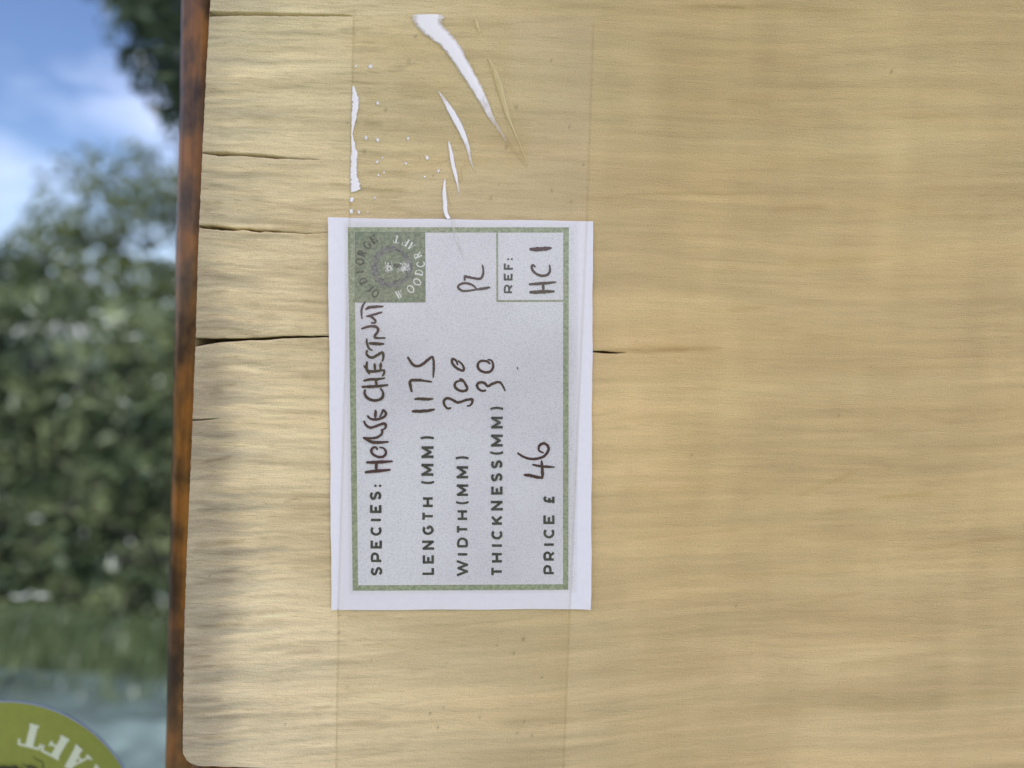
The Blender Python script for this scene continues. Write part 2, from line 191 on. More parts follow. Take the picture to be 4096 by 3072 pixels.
class Ribbons:
    """flat ink strokes on a plane; 2D points in mm, every stroke a few micrometres above the last"""
    def __init__(s, y0, org=(0, 0), seed=1):
        s.v, s.f, s.y, s.org, s.rng = [], [], y0, org, random.Random(seed)
    def add3(s, x, z, y):
        s.v.append(((x - s.org[0]) * 1e-3, y, (z - s.org[1]) * 1e-3))
        return len(s.v) - 1
    def stroke(s, pts, w, smooth=True, rough=0.0, taper=(1, 1), round_cap=True):
        q = catmull(pts) if smooth else [np.array(p, float) for p in pts]
        n = len(q)
        prev = None
        for i in range(n):
            a, b = q[max(0, i - 1)], q[min(n - 1, i + 1)]
            d = b - a
            d = d / (np.linalg.norm(d) + 1e-9)
            nn = np.array((-d[1], d[0]))
            t = i / (n - 1)
            k = min(1, taper[0] + (1 - taper[0]) * t * 4) * min(1, taper[1] + (1 - taper[1]) * (1 - t) * 4)
            h1 = w / 2 * k * (1 + s.rng.uniform(-rough, rough))
            h2 = w / 2 * k * (1 + s.rng.uniform(-rough, rough))
            y = s.y - 3e-6 * t
            c = (s.add3(*(q[i] + nn * h1), y), s.add3(*(q[i] - nn * h2), y))
            if prev:
                s.f.append((prev[0], prev[1], c[1], c[0]))
            elif round_cap:
                s.cap(q[i], -d, h1, y, c)
            prev = c
            last = (q[i], d, h1, y, c)
        if round_cap:
            s.cap(last[0], last[1], last[2], last[3], (last[4][1], last[4][0]))
        s.y -= 5e-6
    def cap(s, p, d, h, y, c):
        nn = np.array((-d[1], d[0]))
        ids = [c[1]]
        m = 5
        # the fan runs from one side of the stroke's end round to the other
        side = np.array(((s.v[c[1]][0] * 1e3 + s.org[0]) - p[0], (s.v[c[1]][2] * 1e3 + s.org[1]) - p[1]))
        sg = 1 if side @ nn > 0 else -1
        for k in range(1, m):
            a = math.pi * k / m
            ids.append(s.add3(*(p + nn * sg * h * math.cos(a) + d * h * math.sin(a)), y))
        ids.append(c[0])
        s.f.append(tuple(ids))
    def poly(s, pts):
        s.f.append(tuple(s.add3(p[0], p[1], s.y) for p in pts))
        s.y -= 2e-6
    def build(s, name, mat, parent):
        return mesh_obj(name, s.v, s.f, mat, parent)

_tab = np.random.RandomState(7).rand(64, 64, 16)
def vnoise(x, y, seed=0):
    xi, yi = np.floor(x).astype(int), np.floor(y).astype(int)
    fx, fy = x - xi, y - yi
    fx, fy = fx * fx * (3 - 2 * fx), fy * fy * (3 - 2 * fy)
    t = _tab[:, :, seed % 16]
    a, b = t[xi % 64, yi % 64], t[(xi + 1) % 64, yi % 64]
    c, d = t[xi % 64, (yi + 1) % 64], t[(xi + 1) % 64, (yi + 1) % 64]
    return (a * (1 - fx) + b * fx) * (1 - fy) + (c * (1 - fx) + d * fx) * fy
def fbm(x, y, seed=0, octs=4, gain=0.5):
    s, a, n = 0, 1.0, 0
    for k in range(octs):
        s = s + a * vnoise(x * 2 ** k + 17.3 * k + 5.1 * seed, y * 2 ** k + 9.7 * k + 3.3 * seed, seed + k)
        n += a
        a *= gain
    return s / n

# ---------------------------------------------------------------- materials
def mat_wood():
    m, n, l, bs = new_mat('pale_sawn_wood')
    at = node(n, 'ShaderNodeAttribute', attribute_name='Col')
    f = noise_fac(n, l, 1.0, 4, 0.65, (190, 900, 3000))
    f2 = noise_fac(n, l, 1.0, 2, 0.5, (2600, 900, 3000))
    g = ramp(n, l, f, [(0.27, (0.74, 0.715, 0.67)), (0.47, (0.985, 0.98, 0.975)), (0.75, (1.06, 1.06, 1.06))])
    g2 = ramp(n, l, f2, [(0.28, (0.90, 0.89, 0.87)), (0.55, (1, 1, 1)), (0.8, (1.04, 1.04, 1.04))])
    m1 = node(n, 'ShaderNodeMixRGB', blend_type='MULTIPLY', Fac=1.0)
    m2 = node(n, 'ShaderNodeMixRGB', blend_type='MULTIPLY', Fac=1.0)
    l.new(at.outputs['Alpha'], m1.inputs['Fac'])
    l.new(at.outputs['Color'], m1.inputs['Color1'])
    l.new(g, m1.inputs['Color2'])
    l.new(m1.outputs['Color'], m2.inputs['Color1'])
    l.new(g2, m2.inputs['Color2'])
    # open pores: short dark dashes along the grain
    f3 = noise_fac(n, l, 1.0, 2, 0.5, (330, 900, 2300), offset=(3, 1, 7))
    g3 = ramp(n, l, f3, [(0.64, (1, 1, 1)), (0.74, (0.74, 0.70, 0.62))])
    m3 = node(n, 'ShaderNodeMixRGB', blend_type='MULTIPLY', Fac=0.8)
    l.new(m2.outputs['Color'], m3.inputs['Color1'])
    l.new(at.outputs['Alpha'], m3.inputs['Fac'])
    l.new(g3, m3.inputs['Color2'])
    l.new(m3.outputs['Color'], bs.inputs['Base Color'])
    bs.inputs['Roughness'].default_value = 0.72
    bs.inputs['Specular IOR Level'].default_value = 0.3
    add = node(n, 'ShaderNodeMath', operation='ADD')
    l.new(f, add.inputs[0])
    l.new(f2, add.inputs[1])
    bump(n, l, bs, add.outputs[0], 0.00016, 0.9)
    return m

def mat_flat(name, rgb, rough=0.6, var=0.0, scale=1500, spec=0.3, bump_d=0.0, stretch=(1, 1, 1)):
    m, n, l, bs = new_mat(name)
    bs.inputs['Roughness'].default_value = rough
    bs.inputs['Specular IOR Level'].default_value = spec
    if var:
        f = noise_fac(n, l, scale, 3, 0.6, stretch)
        lo = [c * (1 - var) for c in rgb]
        hi = [min(1, c * (1 + var)) for c in rgb]
        l.new(ramp(n, l, f, [(0.3, lo), (0.7, hi)]), bs.inputs['Base Color'])
        if bump_d:
            bump(n, l, bs, f, bump_d)
    else:
        bs.inputs['Base Color'].default_value = (*rgb, 1)
    return m

PAPER = (0.795, 0.795, 0.835)
M_WOOD = mat_wood()
M_CARD = mat_flat('white_card', PAPER, 0.55, 0.02, 900, 0.35)

def mat_print_panel():
    m, n, l, bs = new_mat('speckled_grey_print')
    at = node(n, 'ShaderNodeAttribute', attribute_name='Col')
    f = noise_fac(n, l, 4600, 1.0, 0.6)
    big = noise_fac(n, l, 28, 2, 0.5)
    sp = ramp(n, l, f, [(0.30, (0.50, 0.495, 0.515)), (0.44, (0.635, 0.63, 0.65)), (0.60, (0.70, 0.70, 0.705))])
    mul = node(n, 'ShaderNodeMixRGB', blend_type='MULTIPLY', Fac=1.0)
    l.new(sp, mul.inputs['Color1'])
    l.new(ramp(n, l, big, [(0.33, (0.91, 0.90, 0.92)), (0.64, (1.06, 1.09, 1.08))]), mul.inputs['Color2'])
    mx = node(n, 'ShaderNodeMixRGB', Color1=(*PAPER, 1))
    l.new(at.outputs['Color'], mx.inputs['Fac'])
    l.new(mul.outputs['Color'], mx.inputs['Color2'])
    l.new(mx.outputs['Color'], bs.inputs['Base Color'])
    bs.inputs['Roughness'].default_value = 0.5
    return m
M_PANEL = mat_print_panel()

def mat_print(name, lo, hi, scale=1900):
    m, n, l, bs = new_mat(name)
    f = noise_fac(n, l, scale, 2, 0.6)
    l.new(ramp(n, l, f, [(0.32, lo), (0.62, hi)]), bs.inputs['Base Color'])
    bs.inputs['Roughness'].default_value = 0.5
    return m
M_GREEN = mat_print('printed_green', (0.20, 0.255, 0.15), (0.36, 0.405, 0.26))
M_GREEN_D = mat_print('printed_emblem_green', (0.12, 0.165, 0.10), (0.255, 0.295, 0.18))
M_TEXT = mat_print('printed_dark_olive', (0.035, 0.04, 0.03), (0.075, 0.08, 0.06), 700)
M_EMB_D = mat_print('printed_emblem_dark', (0.05, 0.06, 0.035), (0.11, 0.12, 0.075))
M_EMB_W = mat_print('printed_emblem_white', (0.55, 0.58, 0.5), (0.75, 0.76, 0.72))
M_EMB_G = mat_print('printed_emblem_grey', (0.09, 0.088, 0.092), (0.21, 0.20, 0.215))
def mat_pen():
    m, n, l, bs = new_mat('brown_marker_ink')
    f = noise_fac(n, l, 60, 2, 0.5)
    f2 = noise_fac(n, l, 2500, 3, 0.7)
    a = ramp(n, l, f, [(0.35, (0.080, 0.058, 0.030)), (0.5, (0.075, 0.042, 0.030)), (0.66, (0.085, 0.024, 0.032))])
    b = ramp(n, l, f2, [(0.3, (0.7, 0.7, 0.7)), (0.62, (1, 1, 1)), (0.8, (2.2, 2.2, 2.2))])
    mm_ = node(n, 'ShaderNodeMixRGB', blend_type='MULTIPLY', Fac=1.0)
    l.new(a, mm_.inputs['Color1'])
    l.new(b, mm_.inputs['Color2'])
    l.new(mm_.outputs['Color'], bs.inputs['Base Color'])
    bs.inputs['Roughness'].default_value = 0.45
    return m
M_PEN = mat_pen()

def mat_tape():
    m, n, l, bs = new_mat('clear_packing_tape')
    out = n['Material Output']
    n.remove(bs)
    tr = node(n, 'ShaderNodeBsdfTransparent', Color=(0.992, 0.986, 0.975, 1))
    gl = node(n, 'ShaderNodeBsdfGlossy', Roughness=0.10)
    lw = node(n, 'ShaderNodeLayerWeight', Blend=0.5)
    pwr = node(n, 'ShaderNodeMath', operation='POWER')
    pwr.inputs[1].default_value = 5.0
    l.new(lw.outputs['Facing'], pwr.inputs[0])
    fr = node(n, 'ShaderNodeMath', operation='MULTIPLY_ADD')
    fr.inputs[1].default_value = 0.85
    fr.inputs[2].default_value = 0.022
    l.new(pwr.outputs[0], fr.inputs[0])
    f = noise_fac(n, l, 55, 2, 0.5)
    b = node(n, 'ShaderNodeBump', Strength=0.5, Distance=0.0006)
    l.new(f, b.inputs['Height'])
    l.new(b.outputs['Normal'], gl.inputs['Normal'])
    mx = n.new('ShaderNodeMixShader')
    l.new(fr.outputs[0], mx.inputs['Fac'])
    l.new(tr.outputs['BSDF'], mx.inputs[1])
    l.new(gl.outputs['BSDF'], mx.inputs[2])
    l.new(mx.outputs['Shader'], out.inputs['Surface'])
    return m
M_TAPE = mat_tape()

def mat_film(name, rgb, scale=1400, grit=-1.2, gain=1.9):
    """lifted, frosted tape film: opaque where the attribute says, thin towards its tail"""
    m, n, l, bs = new_mat(name)
    out = n['Material Output']
    at = node(n, 'ShaderNodeAttribute', attribute_name='Col')
    f = noise_fac(n, l, scale, 3, 0.6, (1, 1, 0.5))
    bs.inputs['Base Color'].default_value = (*rgb, 1)
    bs.inputs['Roughness'].default_value = 0.25
    tr = node(n, 'ShaderNodeBsdfTransparent', Color=(0.95, 0.94, 0.92, 1))
    mr = node(n, 'ShaderNodeMath', operation='MULTIPLY_ADD')
    mr.inputs[1].default_value = 1.6
    l.new(at.outputs['Fac'], mr.inputs[0])
    sb = node(n, 'ShaderNodeMath', operation='MULTIPLY')
    sb.inputs[1].default_value = grit
    l.new(f, sb.inputs[0])
    l.new(sb.outputs[0], mr.inputs[2])
    ml = node(n, 'ShaderNodeMath', operation='MULTIPLY', use_clamp=True)
    ml.inputs[1].default_value = gain
    l.new(mr.outputs[0], ml.inputs[0])
    mx = n.new('ShaderNodeMixShader')
    l.new(ml.outputs[0], mx.inputs['Fac'])
    l.new(tr.outputs['BSDF'], mx.inputs[1])
    l.new(bs.outputs['BSDF'], mx.inputs[2])
    l.new(mx.outputs['Shader'], out.inputs['Surface'])
    return m
M_FILM = mat_film('frosted_lifted_film', (0.86, 0.85, 0.85), 1300, -0.85, 1.05)
M_FILM_Y = mat_film('yellowed_film_ridge', (0.72, 0.60, 0.30), 900, -0.35, 0.75)
M_DUST = mat_film('dusty_tape_margin', (0.42, 0.33, 0.16), 500, -0.8, 1.2)

def mat_pane():
    m, n, l, bs = new_mat('dark_reflective_glass')
    bs.inputs['Base Color'].default_value = (0.006, 0.009, 0.009, 1)
    bs.inputs['Roughness'].default_value = 0.004
    bs.inputs['IOR'].default_value = 5.6
    bs.inputs['Specular Tint'].default_value = (0.63, 0.82, 1.0, 1)
    f = noise_fac(n, l, 11, 2, 0.5, (1, 1, 3.0))
    b1 = bump(n, l, bs, f, 0.0004, 0.25)
    return m
M_PANE = mat_pane()

def mat_varnish():
    m, n, l, bs = new_mat('varnished_brown_timber')
    f = noise_fac(n, l, 1.0, 4, 0.6, (420, 300, 16))
    big = noise_fac(n, l, 1.0, 3, 0.55, (130, 130, 75), offset=(0.3, 0.1, 0.45))
    a = ramp(n, l, f, [(0.3, (0.068, 0.027, 0.009)), (0.5, (0.118, 0.052, 0.015)), (0.75, (0.185, 0.092, 0.024))])
    b = ramp(n, l, big, [(0.36, (0.38, 0.34, 0.33)), (0.47, (1, 1, 1)), (0.62, (2.2, 1.9, 1.3))])
    mm_ = node(n, 'ShaderNodeMixRGB', blend_type='MULTIPLY', Fac=1.0)
    l.new(a, mm_.inputs['Color1'])
    l.new(b, mm_.inputs['Color2'])
    l.new(mm_.outputs['Color'], bs.inputs['Base Color'])
    bs.inputs['Roughness'].default_value = 0.28
    bs.inputs['Coat Weight'].default_value = 0.18
    bs.inputs['Specular IOR Level'].default_value = 0.25
    bs.inputs['Coat Roughness'].default_value = 0.08
    bump(n, l, bs, f, 0.0003, 0.5)
    return m
M_VARN = mat_varnish()

def mat_leaf(name, lo, hi, scale, stretch=(1, 1, 1)):
    m, n, l, bs = new_mat(name)
    f = noise_fac(n, l, scale, 2, 0.6, stretch)
    l.new(ramp(n, l, f, [(0.34, lo), (0.66, hi)]), bs.inputs['Base Color'])
    bs.inputs['Roughness'].default_value = 0.33
    out = n['Material Output']
    tl = n.new('ShaderNodeBsdfTranslucent')
    l.new(bs.inputs['Base Color'].links[0].from_socket, tl.inputs['Color'])
    mx = node(n, 'ShaderNodeMixShader', Fac=0.35)
    l.new(bs.outputs['BSDF'], mx.inputs[1])
    l.new(tl.outputs['BSDF'], mx.inputs[2])
    l.new(mx.outputs['Shader'], out.inputs['Surface'])
    return m

# ---------------------------------------------------------------- setting: lane, verge, ground (seen in the window's reflection)
GZ = -1.40
def sheet(name, x0, x1, y0, y1, z, mat):
    o = mesh_obj(name, [(x0, y0, z), (x1, y0, z), (x1, y1, z), (x0, y1, z)], [(0, 1, 2, 3)], mat)
    o['kind'] = 'structure'
    return o
M_SOIL = mat_flat('meadow_ground', (0.075, 0.095, 0.04), 0.9, 0.4, 0.8)
M_TAR = mat_flat('worn_asphalt', (0.075, 0.10, 0.085), 0.75, 0.6, 4, 0.4)
M_PATH = mat_flat('mossy_paving', (0.14, 0.185, 0.16), 0.8, 0.5, 7)
M_GRASS = mat_leaf('verge_grass_blades', (0.10, 0.14, 0.055), (0.20, 0.24, 0.10), 4)
sheet('ground', -120, 120, -160, 60, GZ - 0.008, M_SOIL)
sheet('lane', -60, 60, -2.78, -2.45, GZ, M_TAR)
sheet('paved_path', -60, 60, -2.44, 0.0, GZ + 0.001, M_PATH)

def blades(name, x0, x1, y0, y1, n, h, seed, label):
    rg = np.random.RandomState(seed)
    x, y = rg.uniform(x0, x1, n), rg.uniform(y0, y1, n)
    a, hh, w = rg.uniform(0, 6.28, n), h * rg.uniform(0.5, 1.2, n), rg.uniform(0.003, 0.007, n)
    lean = rg.uniform(0, 0.06, n)
    v = np.zeros((n, 3, 3))
    v[:, 0] = np.stack([x - w * np.cos(a), y - w * np.sin(a), np.full(n, GZ - 0.005)], 1)
    v[:, 1] = np.stack([x + w * np.cos(a), y + w * np.sin(a), np.full(n, GZ - 0.005)], 1)
    v[:, 2] = np.stack([x - lean * np.sin(a), y + lean * np.cos(a), GZ + hh], 1)
    o = mesh_obj(name, v.reshape(-1, 3), [(3 * i, 3 * i + 1, 3 * i + 2) for i in range(n)], M_GRASS)
    return tag(o, label, 'grass', kind='stuff')
blades('grass_verge', -7.0, 4.0, -3.25, -2.79, 22000, 0.09, 5, 'short rough grass verge at the foot of the hedge')

blades('grass_tufts', -7.0, 4.0, -2.80, -2.55, 3500, 0.05, 6, 'thin grass tufts straggling over the edge of the lane')

def leaves_mesh(centers, size, rg, flat=0.0):
    n = len(centers)
    d = rg.normal(size=(n, 3))
    d[:, 2] += flat
    d /= np.linalg.norm(d, axis=1)[:, None]
    t = np.cross(d, rg.normal(size=(n, 3)))
    t /= np.linalg.norm(t, axis=1)[:, None]
    b = np.cross(d, t)
    s = (size * rg.uniform(0.55, 1.25, n))[:, None]
    fold = d * s * 0.18
    v = np.stack([centers - t * s, centers - b * s * 0.42 + fold, centers + t * s, centers + b * s * 0.42 + fold], 1)
    return v.reshape(-1, 3), [(4 * i, 4 * i + 1, 4 * i + 2, 4 * i + 3) for i in range(n)]

def hedge():
    root = empty('clipped_hedge', (-2.0, -3.6, GZ))
    tag(root, 'dense green hedge along the lane, reflected in the window glass', 'hedge')
    rg = np.random.RandomState(3)
    n = 26000
    x = rg.uniform(-7.5, 4.0, n)
    z = rg.uniform(0.0, 1.0, n)
    lump = fbm(x * 1.3, z * 4.6, 2, 4)
    top = 1.34 + 0.34 * fbm(x * 0.9, x * 0 + 3.1, 4, 3)
    zz = z * top
    front = -3.10 - 0.55 * lump - 0.10 * zz
    y = front - rg.exponential(0.07, n)
    tops = rg.rand(n) < 0.25
    y[tops] = front[tops] - rg.uniform(0, 0.9, tops.sum())
    zz[tops] = top[tops] * rg.uniform(0.93, 1.06, tops.sum())
    c = np.stack([x + 2.0, y + 3.6, zz], 1)
    v, f = leaves_mesh(c, 0.055, rg, 0.0)
    mesh_obj('foliage', v, f, mat_leaf('hedge_leaves', (0.045, 0.072, 0.026), (0.29, 0.32, 0.14), 1.0, (2.0, 2.0, 6.5)), root)
    # woody core that closes the view through the hedge
    xs = np.linspace(-5.6, 6.0, 40)
    vv, ff = [], []
    for i, X in enumerate(xs):
        h = 1.22 + 0.06 * math.sin(i * 1.7)
        vv += [(X, 0.02, 0), (X, -0.06 + 0.04 * math.sin(i * 2.3), h * 0.6), (X, -0.2, h), (X, -0.75, h), (X, -0.9, 0)]
        if i:
            for k in range(4):
                a = 5 * (i - 1) + k
                ff.append((a, a + 1, a + 6, a + 5))
    mesh_obj('inner_twigs', vv, ff, mat_flat('hedge_twigs', (0.03, 0.032, 0.018), 0.9, 0.4, 9), root)
hedge()

def tree(name, label, x, y, trunk_h, crown, n, leaf, lo, hi, seed, gap=0.43):
    """crown: list of (dx, dy, dz, rx, ry, rz) clumps measured from the trunk's foot"""
    root = empty(name, (x, y, GZ))
    tag(root, label, 'tree', group='trees beyond the hedge')
    rg = np.random.RandomState(seed)
    pts = []
    vol = np.array([c[3] * c[4] * c[5] for c in crown])
    for c, k in zip(crown, (n * vol / vol.sum()).astype(int)):
        d = rg.normal(size=(k, 3))
        d /= np.linalg.norm(d, axis=1)[:, None]
        r = rg.rand(k) ** 0.42
        p = d * r[:, None] * np.array(c[3:]) + np.array(c[:3])
        keep = fbm(p[:, 0] * 1.7 + p[:, 1] * 0.9 + 40, p[:, 2] * 1.9 + 40, seed, 3) > gap
        pts.append(p[keep])
    v, f = leaves_mesh(np.concatenate(pts), leaf, rg, 0.3)
    mesh_obj('crown', v, f, mat_leaf(name + '_leaves', lo, hi, 1.3), root)
    vv, ff = [], []
    def limb(p0, p1, r0, r1, m=8, k=7):
        base = len(vv)
        a, b = Vector(p0), Vector(p1)
        for i in range(k):
            t = i / (k - 1)
            c = a.lerp(b, t) + Vector((rg.uniform(-1, 1), rg.uniform(-1, 1), 0)) * 0.04 * (0 < i < k - 1)
            for j in range(m):
                an = 2 * math.pi * j / m
                r = r0 + (r1 - r0) * t
                vv.append((c.x + r * math.cos(an), c.y + r * math.sin(an), c.z))
            if i:
                for j in range(m):
                    q = base + (i - 1) * m
                    ff.append((q + j, q + (j + 1) % m, q + m + (j + 1) % m, q + m + j))
    limb((0, 0, 0), (0.1, 0, trunk_h), 0.16, 0.10)
    for c in crown:
        limb((0.08, 0, trunk_h * 0.8), (c[0], c[1], c[2]), 0.08, 0.02)
    mesh_obj('trunk', vv, ff, mat_flat(name + '_bark', (0.10, 0.08, 0.06), 0.9, 0.4, 6), root)

tree('broadleaf_tree', 'tall dark tree whose branches hang in from one side of the sky', -1.9, -7.6, 3.2,
     [(0.0, 0, 4.9, 2.0, 1.8, 2.2), (-1.1, 0.2, 4.5, 1.0, 1.0, 0.95), (-1.7, 0.0, 5.5, 1.0, 1.0, 1.0), (-1.2, 0.0, 4.0, 0.7, 0.7, 0.5), (-1.25, 0.0, 3.6, 0.4, 0.5, 0.5), (0.6, 0, 3.9, 1.7, 1.4, 1.1)], 22000, 0.10,
     (0.035, 0.06, 0.03), (0.10, 0.13, 0.06), 11, 0.30)
tree('small_field_tree', 'rounded mid green tree rising over the hedge with gaps of sky', -6.4, -12.5, 2.2,
     [(0.0, 0, 3.2, 1.5, 1.3, 1.4), (1.3, 0, 2.8, 1.3, 1.2, 1.5), (-0.9, 0, 2.6, 0.9, 1.0, 0.9), (0.5, 0, 1.9, 2.4, 1.2, 1.1), (2.6, 0.2, 1.7, 1.6, 1.0, 1.0), (2.6, 0, 3.0, 1.3, 1.2, 1.6)], 12000, 0.10,
     (0.075, 0.105, 0.032), (0.22, 0.24, 0.07), 12)
tree('dark_evergreen_tree', 'low dark evergreen tree at the outer edge of the reflected sky', -8.9, -13.2, 1.6,
     [(0.0, 0, 1.6, 1.0, 1.0, 1.3), (0.5, 0, 2.3, 0.7, 0.7, 0.9), (-1.6, 0, 1.4, 1.3, 1.0, 1.0)], 7000, 0.085,
     (0.022, 0.04, 0.022), (0.07, 0.095, 0.05), 13)

# ---------------------------------------------------------------- window with its brown frame
PANE_Y = 0.0450
win = empty('window', (-0.30, 0.05, -0.5))
tag(win, 'window with reflective glass and a varnished brown frame post behind the slab', 'window')
WO = Vector((-0.30, 0.05, -0.5))
def box_mesh(name, x0, x1, y0, y1, z0, z1, mat, parent, off=WO, bev=0.0):
    import bmesh
    bm = bmesh.new()
    bmesh.ops.create_cube(bm, size=1.0)
    for v in bm.verts:
        v.co = Vector(((x0 + x1) / 2 + v.co.x * (x1 - x0), (y0 + y1) / 2 + v.co.y * (y1 - y0), (z0 + z1) / 2 + v.co.z * (z1 - z0))) - off
    if bev:
        bmesh.ops.bevel(bm, geom=bm.edges[:], offset=bev, segments=3, profile=0.6, affect='EDGES')
    me = bpy.data.meshes.new(name)
    bm.to_mesh(me)
    bm.free()
    me.materials.append(mat)
    return link(bpy.data.objects.new(name, me), parent)

SX = [p[0] * 1e-3 for p in WIN['stile_left']]
box_mesh('glass_pane', -1.05, -0.050, PANE_Y, PANE_Y + 0.006, -0.95, 0.85, M_PANE, win)
# frame post, a tall bar with rounded front edges
def stile():
    vv, ff = [], []
    zs = np.linspace(-0.95, 0.85, 90)
    prof = [(0.0, 0.0450), (0.0, 0.0335), (0.0006, 0.0320), (0.0020, 0.0312), (0.0070, 0.0310), (0.0550, 0.0310), (0.0580, 0.0335), (0.0580, 0.0450)]
    xb = np.polyfit([WIN['stile_left'][i][1] for i in range(3)], [WIN['stile_left'][i][0] for i in range(3)], 1)
    for i, z in enumerate(zs):
        x0 = np.polyval(xb, z * 1e3) * 1e-3 if abs(z) < 0.2 else np.polyval(xb, math.copysign(200, z)) * 1e-3
        for k, (dx, y) in enumerate(prof):
            wob = 0.00018 * math.sin(z * 190 + k) + 0.00012 * math.sin(z * 430 + 2 * k)
            vv.append((x0 + dx + wob - WO.x, y - WO.y, z - WO.z))
        if i:
            m = len(prof)
            for k in range(m - 1):
                a = (i - 1) * m + k
                ff.append((a, a + 1, a + m + 1, a + m))
    mesh_obj('frame_post', vv, ff, M_VARN, win, smooth=True)
stile()
BOT = SLAB_BOTTOM[0][1] * 1e-3
box_mesh('ledge', -0.0640, 1.10, 0.004, 0.0440, BOT - 0.028, BOT - 0.0022, M_VARN, win, bev=0.0015)
box_mesh('back_board', -0.030, 1.10, 0.0320, 0.0445, BOT - 0.0010, 0.26, M_VARN, win)

# ---------------------------------------------------------------- the slab
def pw(xs, pts):
    p = sorted(pts)
    return np.interp(xs, [q[0] for q in p], [q[1] for q in p])

